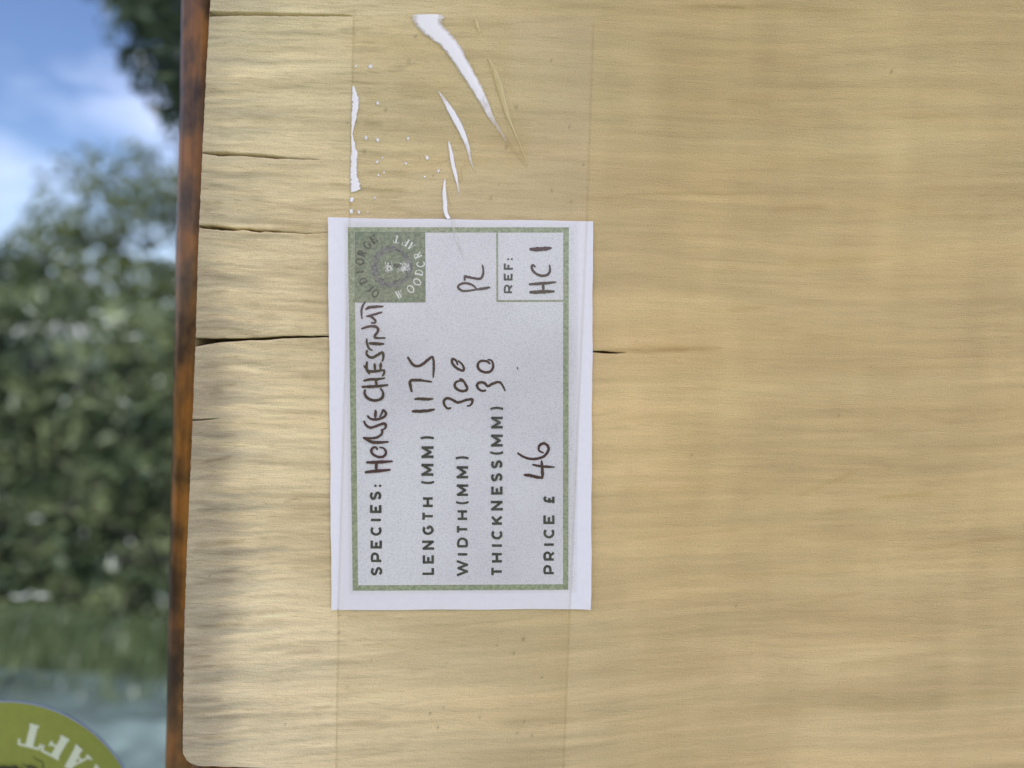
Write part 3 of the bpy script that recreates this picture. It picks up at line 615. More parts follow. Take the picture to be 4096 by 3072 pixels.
STREAKS = [  # (x0, z0, x1, z1, half width, strength, rgb factor) on the face, mm
    (25.46, 34.8, 58.99, 37.09, 0.27, 0.45, (0.62, 0.55, 0.4)),
    (15.84, 33.13, 31.94, 35.03, 0.43, 0.25, (0.7, 0.62, 0.5)),
    (35.06, 75.17, 78.16, 76.47, 0.76, 0.40, (0.68, 0.66, 0.52)),
    (43.63, 75.51, 50.62, 75.66, 0.27, 0.50, (0.55, 0.55, 0.35)),
    (-7.43, 73.32, 35.18, 73.2, 2.16, 0.30, (0.78, 0.78, 0.68)),
    (21.3, 0.75, 50.16, 2.82, 0.49, 0.45, (0.62, 0.52, 0.36)),
    (28.3, 2.33, 42.52, 2.18, 0.86, 0.25, (0.72, 0.62, 0.42)),
    (46.97, 55.74, 57.8, 55.97, 0.97, 0.30, (0.72, 0.68, 0.5)),
    (76.94, 54.74, 101.59, 55.29, 0.76, 0.28, (0.78, 0.72, 0.58)),
    (57.06, 33.13, 71.18, 34.67, 0.49, 0.28, (0.74, 0.66, 0.48)),
    (81.01, 35.44, 108.73, 34.18, 1.19, 0.22, (0.8, 0.74, 0.62)),
    (59.98, 21.45, 87.3, 24.44, 1.30, 0.30, (0.76, 0.68, 0.5)),
    (49.65, 11.21, 59.46, 12.33, 0.54, 0.30, (0.75, 0.6, 0.45)),
    (37.0, -6.79, 56.14, -5.09, 0.54, 0.26, (0.78, 0.68, 0.5)),
    (67.63, -29.11, 81.68, -22.4, 0.54, 0.30, (0.76, 0.66, 0.46)),
    (85.44, -28.35, 99.37, -26.93, 0.54, 0.34, (0.72, 0.66, 0.42)),
    (71.77, -32.83, 85.6, -30.58, 0.49, 0.30, (0.76, 0.66, 0.45)),
    (91.9, -40.38, 119.54, -35.33, 0.54, 0.30, (0.72, 0.62, 0.48)),
    (50.41, -47.65, 83.73, -44.08, 0.49, 0.26, (0.76, 0.68, 0.5)),
    (67.53, -53.71, 86.88, -49.01, 0.65, 0.24, (0.78, 0.72, 0.56)),
    (30.59, -40.09, 58.06, -36.18, 0.38, 0.24, (0.76, 0.68, 0.52)),
    (76.86, -67.48, 110.44, -61.7, 1.19, 0.22, (0.8, 0.74, 0.62)),
    (57.85, -78.4, 88.69, -75.03, 1.08, 0.20, (0.8, 0.76, 0.65)),
    (90.36, -18.7, 117.87, -14.16, 1.08, 0.22, (0.8, 0.74, 0.6)),
    (83.11, -76.37, 122.31, -70.4, 1.40, 0.24, (0.78, 0.72, 0.6)),
    (26.7, -29.19, 51.95, -27.0, 0.76, 0.22, (0.8, 0.72, 0.55)),
    (23.7, -13.94, 45.53, -11.87, 0.32, 0.22, (0.76, 0.66, 0.48)),
    (53.14, 43.61, 85.85, 44.82, 1.62, 0.20, (0.82, 0.78, 0.66)),
    (22.12, 67.22, 62.45, 67.94, 2.43, 0.20, (0.84, 0.82, 0.74)),
    (-37.09, 64.36, -11.24, 63.76, 0.86, 0.34, (0.7, 0.66, 0.52)),
    (-36.63, 66.04, -28.25, 66.83, 0.38, 0.45, (0.6, 0.62, 0.55)),
    (-31.29, 63.65, -27.62, 63.97, 0.32, 0.50, (0.55, 0.58, 0.5)),
    (-24.61, 54.67, -8.77, 55.81, 1.08, 0.30, (0.74, 0.7, 0.6)),
    (-31.93, 52.69, -6.53, 53.31, 0.76, 0.30, (0.74, 0.68, 0.56)),
    (-30.12, 46.78, -25.36, 46.78, 0.76, 0.40, (0.64, 0.66, 0.6)),
    (-37.32, 41.41, -24.06, 40.81, 0.32, 0.50, (0.5, 0.5, 0.44)),
    (-30.26, 36.53, -19.67, 37.2, 0.27, 0.45, (0.6, 0.58, 0.5)),
    (-32.25, 33.0, -19.5, 33.14, 0.54, 0.55, (0.5, 0.46, 0.36)),
    (-37.04, 33.81, -31.2, 33.32, 0.43, 0.40, (0.6, 0.54, 0.42)),
    (-23.99, 38.97, 15.41, 41.6, 1.62, 0.22, (0.82, 0.74, 0.6)),
    (-6.14, 44.67, 17.45, 43.82, 2.16, 0.24, (0.82, 0.74, 0.64)),
    (-64.43, 51.93, -55.02, 51.83, 0.32, 0.38, (0.62, 0.66, 0.66)),
    (-62.68, 45.79, -48.56, 46.82, 0.54, 0.32, (0.66, 0.68, 0.68)),
    (-61.02, 42.49, -52.09, 42.19, 0.27, 0.30, (0.66, 0.66, 0.6)),
    (-63.35, 32.43, -55.45, 32.05, 0.27, 0.40, (0.58, 0.64, 0.62)),
    (-57.08, 33.8, -51.28, 33.43, 0.76, 0.30, (0.68, 0.72, 0.68)),
    (-57.52, 30.89, -49.12, 31.75, 0.32, 0.35, (0.7, 0.58, 0.4)),
    (-63.77, 28.73, -58.51, 28.63, 0.65, 0.40, (0.62, 0.56, 0.48)),
    (-60.4, 21.52, -50.38, 21.77, 0.86, 0.30, (0.7, 0.72, 0.68)),
    (-48.88, 24.22, -39.35, 24.18, 0.97, 0.42, (0.62, 0.56, 0.46)),
    (-41.94, 22.46, -36.11, 22.76, 0.54, 0.35, (0.68, 0.6, 0.46)),
    (-63.65, 15.17, -55.49, 15.95, 0.27, 0.50, (0.55, 0.6, 0.58)),
    (-60.15, 12.8, -49.59, 13.59, 0.54, 0.40, (0.62, 0.66, 0.64)),
    (-63.2, 8.93, -56.9, 10.3, 0.43, 0.38, (0.6, 0.58, 0.5)),
    (-58.91, 6.75, -49.39, 7.21, 0.49, 0.42, (0.6, 0.62, 0.6)),
    (-51.44, 4.98, -46.67, 5.47, 0.32, 0.36, (0.7, 0.58, 0.42)),
    (-46.48, 15.71, -39.57, 15.42, 0.32, 0.38, (0.64, 0.58, 0.46)),
    (-42.0, 8.9, -36.13, 8.39, 0.43, 0.40, (0.62, 0.58, 0.5)),
    (-62.96, 0.15, -49.74, 1.58, 0.27, 0.35, (0.62, 0.6, 0.54)),
    (-42.76, 0.04, -35.83, -0.01, 0.54, 0.40, (0.62, 0.58, 0.5)),
    (-63.56, -6.57, -49.0, -4.71, 0.38, 0.48, (0.56, 0.56, 0.5)),
    (-58.59, -4.19, -54.35, -3.78, 0.22, 0.50, (0.5, 0.46, 0.38)),
    (-62.64, -10.82, -54.17, -9.62, 0.27, 0.42, (0.55, 0.5, 0.4)),
    (-61.01, -12.36, -57.32, -11.22, 0.86, 0.34, (0.64, 0.62, 0.54)),
    (-41.43, -7.69, -35.55, -7.69, 0.32, 0.36, (0.66, 0.58, 0.44)),
    (-40.1, -15.18, -36.36, -14.91, 0.27, 0.50, (0.56, 0.48, 0.36)),
    (-44.92, -15.29, -39.56, -15.43, 0.22, 0.35, (0.64, 0.56, 0.42)),
    (-60.3, -18.36, -54.45, -17.88, 0.32, 0.44, (0.56, 0.58, 0.54)),
    (-62.35, -21.31, -53.83, -20.56, 0.54, 0.36, (0.62, 0.6, 0.52)),
    (-60.15, -23.38, -53.77, -22.56, 0.54, 0.34, (0.66, 0.68, 0.62)),
    (-62.18, -26.99, -55.29, -25.34, 0.32, 0.55, (0.48, 0.44, 0.36)),
    (-61.1, -27.6, -55.78, -26.99, 0.76, 0.34, (0.62, 0.62, 0.56)),
    (-63.16, -30.29, -55.18, -29.13, 0.32, 0.44, (0.56, 0.52, 0.44)),
    (-62.05, -31.6, -56.72, -31.1, 0.65, 0.30, (0.66, 0.66, 0.6)),
    (-58.8, -33.1, -48.65, -32.12, 0.27, 0.30, (0.68, 0.66, 0.56)),
    (-41.61, -33.73, -34.09, -33.14, 0.32, 0.40, (0.66, 0.58, 0.5)),
    (-44.26, -34.93, -40.54, -33.58, 0.38, 0.48, (0.62, 0.54, 0.54)),
    (-47.89, -39.19, -37.74, -36.85, 1.62, 0.26, (0.76, 0.68, 0.62)),
    (-62.42, -37.61, -54.95, -36.75, 0.49, 0.40, (0.6, 0.56, 0.48)),
    (-63.93, -40.95, -56.45, -40.36, 0.43, 0.34, (0.62, 0.64, 0.58)),
    (-63.27, -45.57, -50.98, -43.42, 0.49, 0.50, (0.55, 0.5, 0.38)),
    (-51.53, -43.17, -33.81, -41.07, 0.38, 0.30, (0.7, 0.64, 0.5)),
    (-64.3, -46.98, -54.12, -46.29, 0.54, 0.36, (0.6, 0.58, 0.52)),
    (-62.05, -50.73, -52.93, -50.09, 0.32, 0.36, (0.62, 0.6, 0.5)),
    (-42.7, -49.41, -32.99, -48.74, 0.43, 0.42, (0.62, 0.58, 0.46)),
    (-63.59, -53.26, -53.39, -52.59, 0.76, 0.36, (0.62, 0.58, 0.5)),
    (-62.77, -63.16, -50.93, -62.16, 0.76, 0.50, (0.52, 0.54, 0.5)),
    (-50.93, -62.43, -42.3, -61.27, 0.38, 0.30, (0.66, 0.64, 0.56)),
    (-64.3, -66.26, -57.85, -65.74, 0.65, 0.44, (0.58, 0.58, 0.54)),
    (-63.67, -69.56, -57.74, -69.34, 0.27, 0.40, (0.6, 0.54, 0.46)),
    (-43.15, -68.25, -33.96, -67.07, 0.49, 0.42, (0.66, 0.58, 0.54)),
    (-50.25, -66.84, -32.39, -65.34, 0.43, 0.26, (0.72, 0.66, 0.52)),
    (-64.15, -71.97, -52.27, -71.37, 0.32, 0.42, (0.56, 0.52, 0.44)),
    (-63.78, -75.4, -55.42, -74.54, 0.43, 0.36, (0.62, 0.58, 0.5)),
    (-63.95, -79.31, -55.29, -79.0, 0.65, 0.42, (0.58, 0.56, 0.5)),
    (-63.87, -82.1, -55.76, -81.53, 0.32, 0.36, (0.62, 0.58, 0.5)),
    (-64.11, -83.33, -44.33, -82.08, 0.32, 0.42, (0.58, 0.54, 0.44)),
    (-36.75, -80.58, -31.87, -79.57, 0.38, 0.40, (0.62, 0.58, 0.48)),
    (-44.32, -82.25, -31.81, -81.25, 0.32, 0.30, (0.7, 0.64, 0.52)),
    (-61.54, -87.89, -49.61, -87.2, 0.54, 0.30, (0.64, 0.6, 0.52)),
    (-31.46, -75.91, -19.44, -75.37, 0.27, 0.34, (0.64, 0.58, 0.46)),
    (-31.3, -80.11, -19.29, -79.13, 0.43, 0.28, (0.7, 0.66, 0.56)),
    (-30.42, -59.71, -20.11, -58.65, 0.32, 0.30, (0.7, 0.64, 0.5)),
    (-26.37, -65.95, -4.55, -64.3, 0.54, 0.28, (0.72, 0.64, 0.48)),
    (-32.74, -70.65, -12.0, -69.61, 1.62, 0.16, (0.84, 0.8, 0.74)),
]

def wood_colour(x, z):
    """albedo of the slab's face at x, z (mm)"""
    e = x + 66.0                                   # distance from the sawn end
    lean = 0.030 + 0.065 * np.clip((-z + 12) / 70, 0, 1.1)
    zz = z - lean * (x + 10) - 1.5 * (fbm(x / 26, z / 30, 3, 3) - 0.5) - 0.6 * np.sin(x / 17 + z / 40) - 0.16 * np.sin(x / 2.3 + z * 0.11 + 2 * fbm(x / 12, z / 12, 9, 2)) * np.clip(1.2 - e / 40, 0.1, 1)
    fine = fbm(x / 11.0, zz / 0.62, 1, 3, 0.6)
    mid = fbm(x / 27.0, zz / 1.25, 2, 4, 0.58)
    broad = fbm(x / 55.0, zz / 9.0, 4, 3, 0.5)
    patch = fbm(x / 18.0, z / 14.0, 6, 3, 0.5)
    near = np.clip(1.15 - e / 75.0, 0.25, 1.0)      # the grain is sharpest towards the end
    v = 1.0 + (fine - 0.5) * 0.55 * near + (mid - 0.5) * 0.44 * (0.40 + 0.60 * near) + (fbm(x / 34.0, zz / 4.2, 14, 3) - 0.5) * 0.24 * (1 - 0.6 * near) + (broad - 0.5) * (0.17 + 0.21 * near) + (patch - 0.5) * 0.16
    # thin darker growth lines that ripple along the grain
    rid = 1 - np.abs(2 * fbm(x / 42.0, zz / 2.6, 10, 3, 0.55) - 1)
    v = v * (1 - 0.24 * np.clip((rid - 0.90) / 0.10, 0, 1) * np.clip(1.25 - e / 110, 0.35, 1) * (0.3 + 1.2 * np.clip(patch - 0.25, 0, 1)))
    # faint saw chatter across the grain
    chat = fbm(x / 5.5 + 0.25 * np.sin(z / 9), z / 32.0, 7, 2)
    v = v * (1 + (chat - 0.5) * 0.12 * np.clip((x + 20) / 60, 0, 1))
    q = np.clip((x + 50) / 90.0, 0, 1)[..., None]
    base = np.array([0.745, 0.600, 0.335]) * (1 - q) + np.array([0.575, 0.416, 0.190]) * q
    low = np.clip((-z - 40) / 30.0, 0, 1)[..., None]
    base = base * (1 + low * np.array([0.05, 0.07, 0.14]))                      # face colour creamier along the lower part
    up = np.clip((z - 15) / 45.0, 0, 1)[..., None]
    base = base * (1 - up * np.array([0.10, 0.07, 0.09]))                       # face colour darker and duller along the upper part
    hot = np.exp(-((x - 30) / 22.0) ** 2 - ((z + 8) / 28.0) ** 2)[..., None]      # a warmer, paler patch right of the card
    base = base * (1 + hot * np.array([0.13, 0.09, 0.06]))
    rgb = 1.045 * base * np.array([1.0, 1.01, 1.05]) * np.stack([v, v ** 1.04, v ** 1.12], -1)
    # warm and greenish drifts of the timber itself
    warm = fbm(x / 40.0, zz / 6.0, 8, 3) - 0.5
    rgb = rgb * np.stack([1 + 0.05 * warm, 1 - 0.01 * warm, 1 - 0.05 * warm], -1)
    # grey weathering near the sawn end, in tongues along the grain
    ton = fbm(x / 30.0, zz / 1.3, 9, 3, 0.55)
    reach = 9 + 17 * np.clip((ton - 0.35) * 2.6, 0, 1.3) + 6 * (fbm(x * 0, z / 12.0, 5, 2) - 0.5)
    g = np.clip(1 - e / np.maximum(reach, 3), 0, 1) ** 0.6 * (0.60 + 0.9 * np.clip(ton - 0.3, 0, 1))
    lum = rgb.mean(-1, keepdims=True)
    g = np.clip(g * (0.92 + 0.45 * np.clip((20 - z) / 60, 0, 1)), 0, 1)[..., None] * 0.50
    rgb = rgb * (1 - g) + g * np.array([1.07, 0.98, 0.68]) * lum * 0.78
    # brown-grey weathered margin along the sawn end, broadest low down
    mw = 5.0 + 5.5 * np.clip((25 - z) / 70, 0, 1) + 3.0 * (fbm(x * 0 + 1.0, z / 7.0, 7, 3) - 0.5) + 8.0 * (ton - 0.5)
    mg = np.clip((mw + 4.0 + 4.0 * (fine - 0.5) - (e - 2.0)) / 8.0, 0, 1)
    mg = mg * mg * (3 - 2 * mg) * (0.35 + 0.65 * np.clip((30 - z) / 45, 0, 1)) * (0.55 + 0.9 * (mid - 0.25))
    rgb = rgb * (1 - np.clip(mg, 0, 1)[..., None] * np.array([0.45, 0.455, 0.42]))
    # blue-grey stain streaks
    st = np.clip(fbm(x / 26.0, zz / 1.1, 11, 3, 0.55) - 0.62, 0, 1) * 2.0 * np.clip(1.1 - e / 42.0, 0, 1)
    st = np.clip(st, 0, 0.75)
    rgb = rgb * (1 - st[..., None] * np.array([0.27, 0.215, 0.14]))
    for (x0, z0, x1, z1, hw, s, f) in STREAKS:
        L = math.hypot(x1 - x0, z1 - z0)
        full = rgb
        sel = np.where((x > min(x0, x1) - 1) & (x < max(x0, x1) + 1) & (z > min(z0, z1) - 3 * hw - 1) & (z < max(z0, z1) + 3 * hw + 1))
        if len(sel[0]) == 0:
            continue
        X_, Z_ = x, z
        x, z, rgb = x[sel], z[sel], rgb[sel]
        ux, uz = (x1 - x0) / L, (z1 - z0) / L
        t = (x - x0) * ux + (z - z0) * uz
        wob = 0.35 * (fbm(x / 7.0, z * 0 + x0, 12, 3) - 0.5) * min(1.0, L / 20)
        d = -(x - x0) * uz + (z - z0) * ux + wob * 2
        tt = t / L
        k = s * np.exp(-(d / hw) ** 2) * np.clip(np.minimum(tt, 1 - tt) * 6, 0, 1) * (0.6 + 0.8 * fbm(x / 5.0, z / 2.0, 13, 2))
        k = np.clip(k, 0, 1)[..., None]
        full[sel] = rgb * (1 - k * (1 - np.array(f)))
        x, z, rgb = X_, Z_, full
    # dark specks of dirt, most of them caught under the tape
    rs = np.random.RandomState(21)
    for k in range(46):
        sx = rs.uniform(-32, 19) if k < 34 else rs.uniform(-60, 115)
        sz = rs.choice([rs.uniform(30, 68), rs.uniform(-90, -60)]) if k < 34 else rs.uniform(-90, 70)
        r_ = rs.uniform(0.12, 0.32)
        sel = np.where((np.abs(x - sx) < 1.5) & (np.abs(z - sz) < 1.5))
        if len(sel[0]):
            d2 = ((x[sel] - sx) / r_) ** 2 + ((z[sel] - sz) / (r_ * rs.uniform(0.8, 1.9))) ** 2
            rgb[sel] = rgb[sel] * (1 - rs.uniform(0.35, 0.7) * np.exp(-d2))[:, None]
    # pores and flecks
    fl = vnoise(x / 0.9, z / 0.5, 14)
    rgb = rgb * (1 - 0.22 * np.clip(fl - 0.90, 0, 1)[..., None] * 10 * 0.35)
    return np.clip(rgb, 0.02, 0.9)

def build_slab():
    STEP = 0.38
    xs = list(np.arange(-69.0, 150.0, STEP))
    st = STEP
    while xs[-1] < 1107:
        st = min(st * 1.07, 25)
        xs.append(xs[-1] + st)
    xs = np.array(xs)
    xend = xs[-1]
    nx = len(xs)
    ends = sorted([(p[1], p[0]) for p in SLAB_END])
    ez, ex = [q[0] for q in ends], [q[1] for q in ends]
    bot_pts = [(-80.0, SLAB_BOTTOM[0][1]), SLAB_BOTTOM[0], SLAB_BOTTOM[1], (0.0, SLAB_BOTTOM[0][1] - 1.6), (1200.0, SLAB_BOTTOM[0][1] - 1.9)]
    def zbot(x):
        return pw(x, bot_pts) + 0.25 * (fbm(x / 2.0, x * 0, 3, 3) - 0.5)
    def xl(z):
        return np.interp(z, ez, ex) + 0.30 * (fbm(z / 0.8, z * 0 + 2.0, 2, 3, 0.6) - 0.5) + 0.05 * (fbm(z / 0.3, z * 0 + 6.0, 6, 2) - 0.5)
    def crack_c(c, x):
        p, w = c['p'], c['w']
        px = [q[0] for q in p]
        zc = np.interp(x, px, [q[1] for q in p]) + 0.18 * (fbm(x / 1.4, x * 0 + p[0][1], 4, 3) - 0.5)
        ww = np.interp(x, px, w, right=0.0)
        ww = 1.2 * np.where(x > px[-1], 0, ww) * (0.75 + 0.5 * fbm(x / 0.9, x * 0 + 7 + p[0][1], 5, 2))
        return zc, ww
    cr = sorted(CRACKS, key=lambda c: c['p'][0][1])   # from the bottom up
    top = SLAB_BOTTOM[0][1] + 300.0
    lows, highs, ns = [], [], []
    prev_low = None
    V, Cc, F = [], [], []
    base = 0
    strips = len(cr) + 1
    bound = []
    for s in range(strips):
        def low(x, s=s):
            if s == 0:
                return zbot(x)
            zc, w = crack_c(cr[s - 1], x)
            return zc + w / 2
        def high(x, s=s):
            if s == strips - 1:
                return np.full_like(x, top)
            zc, w = crack_c(cr[s], x)
            return zc - w / 2
        h = float(np.mean(high(xs[:300]) - low(xs[:300])))
        if s == strips - 1:
            ss = np.concatenate([np.linspace(0, 24, 64), np.linspace(26, 230, 60)])
            ss = ss / ss[-1]
        else:
            ss = np.linspace(0, 1, max(6, int(h / STEP) + 1))
        nr = len(ss)
        X = np.tile(xs, (nr, 1))
        S = np.tile(ss[:, None], (1, nx))
        for _ in range(3):
            Z = low(X) * (1 - S) + high(X) * S
            shift = xl(Z) - xs[0]
            X = xs[None, :] + shift * np.clip(1 - (xs[None, :] - xs[0]) / 26.0, 0, 1)
        Z = low(X) * (1 - S) + high(X) * S
        rel = 0.16 * (fbm(X / 30, Z / 26, 3, 2) - 0.5) + 0.05 * (fbm(X / 8.0, Z / 0.9, 5, 3) - 0.5)
        edge = 0.10 * np.clip(1 - (X - xl(Z)) / 0.8, 0, 1) ** 2
        Y = rel + edge
        V.append(np.stack([X, Y, Z], -1).reshape(-1, 3))
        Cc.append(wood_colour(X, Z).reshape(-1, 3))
        idx = base + np.arange(nr * nx).reshape(nr, nx)
        F.append(np.stack([idx[:-1, :-1], idx[:-1, 1:], idx[1:, 1:], idx[1:, :-1]], -1).reshape(-1, 4))
        bound.append((idx[0], idx[-1], idx[:, 0], idx[:, -1], X, Y, Z))
        base += nr * nx
    # V-shaped walls of the cracks
    for k in range(strips - 1):
        lo_row, hi_row = bound[k][1], bound[k + 1][0]
        xa, za, ya = bound[k][4][-1], bound[k][6][-1], bound[k][5][-1]
        xb, zb_ = bound[k + 1][4][0], bound[k + 1][6][0]
        w = np.maximum(zb_ - za, 0)
        dep = np.clip(w * 26, 0, 16.0)
        mid = np.stack([(xa + xb) / 2 + 0.2 * np.clip(w, 0, 1), ya + dep, (za + zb_) / 2 + 0.35 * w], -1)
        V.append(mid)
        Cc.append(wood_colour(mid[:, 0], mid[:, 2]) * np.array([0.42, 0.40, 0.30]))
        mi = base + np.arange(nx)
        base += nx
        on = np.where((w[:-1] > 1e-4) | (w[1:] > 1e-4))[0]
        F.append(np.stack([lo_row[on], lo_row[on + 1], mi[on + 1], mi[on]], -1))
        F.append(np.stack([mi[on], mi[on + 1], hi_row[on + 1], hi_row[on]], -1))
    Vf = np.concatenate(V)
    Cf = np.concatenate(Cc)
    # sides and back
    def extrude(chain):
        nonlocal base, Vf, Cf
        b = Vf[chain].copy()
        b[:, 1] = 30.0
        ids = base + np.arange(len(chain))
        Vf = np.concatenate([Vf, b])
        Cf = np.concatenate([Cf, Cf[chain]])
        base += len(chain)
        F.append(np.stack([chain[:-1], chain[1:], ids[1:], ids[:-1]], -1))
        return ids
    left = np.concatenate([b[2] for b in bound])
    right = np.concatenate([b[3] for b in bound])
    extrude(left)
    extrude(right)
    bb = extrude(bound[0][0])
    tb = extrude(bound[-1][1])
    F.append(np.stack([bb[:-1], bb[1:], tb[1:], tb[:-1]], -1))
    Fa = np.concatenate(F)
    me = bpy.data.meshes.new('wood_slab')
    nv, nf = len(Vf), len(Fa)
    me.vertices.add(nv)
    me.vertices.foreach_set('co', (Vf * 1e-3).astype(np.float32).ravel())
    me.loops.add(nf * 4)
    me.loops.foreach_set('vertex_index', Fa.astype(np.int32).ravel())
    me.polygons.add(nf)
    me.polygons.foreach_set('loop_start', (np.arange(nf) * 4).astype(np.int32))
    me.polygons.foreach_set('loop_total', np.full(nf, 4, np.int32))
    me.update(calc_edges=True)
    me.validate()
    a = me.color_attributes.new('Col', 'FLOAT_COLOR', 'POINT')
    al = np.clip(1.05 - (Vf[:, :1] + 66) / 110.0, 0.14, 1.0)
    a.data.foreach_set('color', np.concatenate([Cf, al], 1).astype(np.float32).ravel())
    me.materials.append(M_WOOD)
    o = link(bpy.data.objects.new('wood_slab', me))
    return tag(o, 'pale rough sawn timber slab with cracked weathered end standing on edge', 'wood slab')
slab = build_slab()

# ---------------------------------------------------------------- the price card
CX, CZ = CARD_C
card = empty('price_card', (CX * 1e-3, -0.0003, CZ * 1e-3))
tag(card, 'white price card with green printed border and brown handwriting, taped to the slab', 'price card')
CY = -0.0003
def plane_poly(pts, y):
    return [((p[0] - CX) * 1e-3, y, (p[1] - CZ) * 1e-3) for p in pts]
def card_lift(x, z):
    """metres: the card's free margins outside the tape curl a little towards the viewer"""
    tl = np.interp(z, *zip(*sorted((p[1], p[0]) for p in TAPE['left'])))
    tr_ = np.interp(z, *zip(*sorted((p[1], p[0]) for p in TAPE['right'])))
    d = max(tl - 0.5 - x, x - tr_ - 0.5, 0.0)
    return -0.028e-3 * d * d * (1.0 + 0.35 * math.sin(z / 11.0))
def card_sheet():
    c = [np.array(p) for p in LAB['card']]
    n = 24
    fr, bk = [], []
    for i in range(4):
        a, b = c[i], c[(i + 1) % 4]
        for k in range(n):
            q = a + (b - a) * k / n
            fr.append(q)
    nu, nv_ = 90, 60
    rgc = np.random.RandomState(2)
    vv, ff = [], []
    for side, y in ((0, -0.00015), (1, -0.00005)):
        for i in range(nu + 1):
            for j in range(nv_ + 1):
                u, v = i / nu, j / nv_
                p = (c[0] * (1 - u) + c[1] * u) * (1 - v) + (c[3] * (1 - u) + c[2] * u) * v
                if i in (0, nu):
                    p = p + np.array((0.05 * math.sin(v * 23) + 0.03 * math.sin(v * 61), 0))
                if j in (0, nv_):
                    p = p + np.array((0, 0.05 * math.sin(u * 17 + 1)))
                vv.append(((p[0] - CX) * 1e-3, y + card_lift(p[0], p[1]), (p[1] - CZ) * 1e-3))
    off = (nu + 1) * (nv_ + 1)
    for i in range(nu):
        for j in range(nv_):
            a = i * (nv_ + 1) + j
            ff.append((a, a + 1, a + nv_ + 2, a + nv_ + 1))
            ff.append((off + a, off + a + nv_ + 1, off + a + nv_ + 2, off + a + 1))
    rim = [i * (nv_ + 1) for i in range(nu + 1)] + [nu * (nv_ + 1) + j for j in range(1, nv_ + 1)] + [i * (nv_ + 1) + nv_ for i in range(nu - 1, -1, -1)] + [j for j in range(nv_ - 1, 0, -1)]
    for a, b in zip(rim, rim[1:] + rim[:1]):
        ff.append((a, b, off + b, off + a))
    mesh_obj('paper', vv, ff, M_CARD, card, smooth=False)
card_sheet()
F0 = -0.00015
# speckled print panel; the toner thins out towards its ragged margin
def panel():
    q = [np.array(p) for p in LAB['panel']]
    n = 40
    vv, cc, ff = [], [], []
    rg = random.Random(4)
    for i in range(n + 1):
        for j in range(n + 1):
            # denser rows near the margin
            u, v = [(1 - math.cos(math.pi * t / n)) / 2 for t in (i, j)]
            p = (q[0] * (1 - u) + q[1] * u) * (1 - v) + (q[3] * (1 - u) + q[2] * u) * v
            vv.append(((p[0] - CX) * 1e-3, F0 - 10e-6 + 1.15 * card_lift(p[0], p[1]), (p[1] - CZ) * 1e-3))
            d = min(i, j, n - i, n - j)
            k = min(1.0, 0.10 + d * 0.18 + rg.uniform(-0.1, 0.1) * (d < 4))
            cc.append((k, k, k, 1))
    for i in range(n):
        for j in range(n):
            a = i * (n + 1) + j
            ff.append((a, a + 1, a + n + 2, a + n + 1))
    mesh_obj('printed_panel', vv, ff, M_PANEL, card, col=cc)
panel()
def border():
    o, i = LAB['border_out'], LAB['border_in']
    grow = lambda q, d: [tuple(np.array(p) + d * (np.array(p) - np.mean(q, 0)) / np.abs(np.array(p) - np.mean(q, 0))) for p in q]
    o, i = grow(o, 0.08), grow(i, -0.10)
    vv = plane_poly(o, F0 - 22e-6) + plane_poly(i, F0 - 22e-6)
    mesh_obj('printed_border', vv, [(k, (k + 1) % 4, 4 + (k + 1) % 4, 4 + k) for k in range(4)], M_GREEN, card)
    vv = plane_poly(LAB['ref_v'], F0 - 26e-6) + plane_poly(LAB['ref_h'], F0 - 29e-6)
    mesh_obj('reference_box_lines', vv, [(0, 1, 2, 3), (4, 5, 6, 7)], M_GREEN, card)
border()

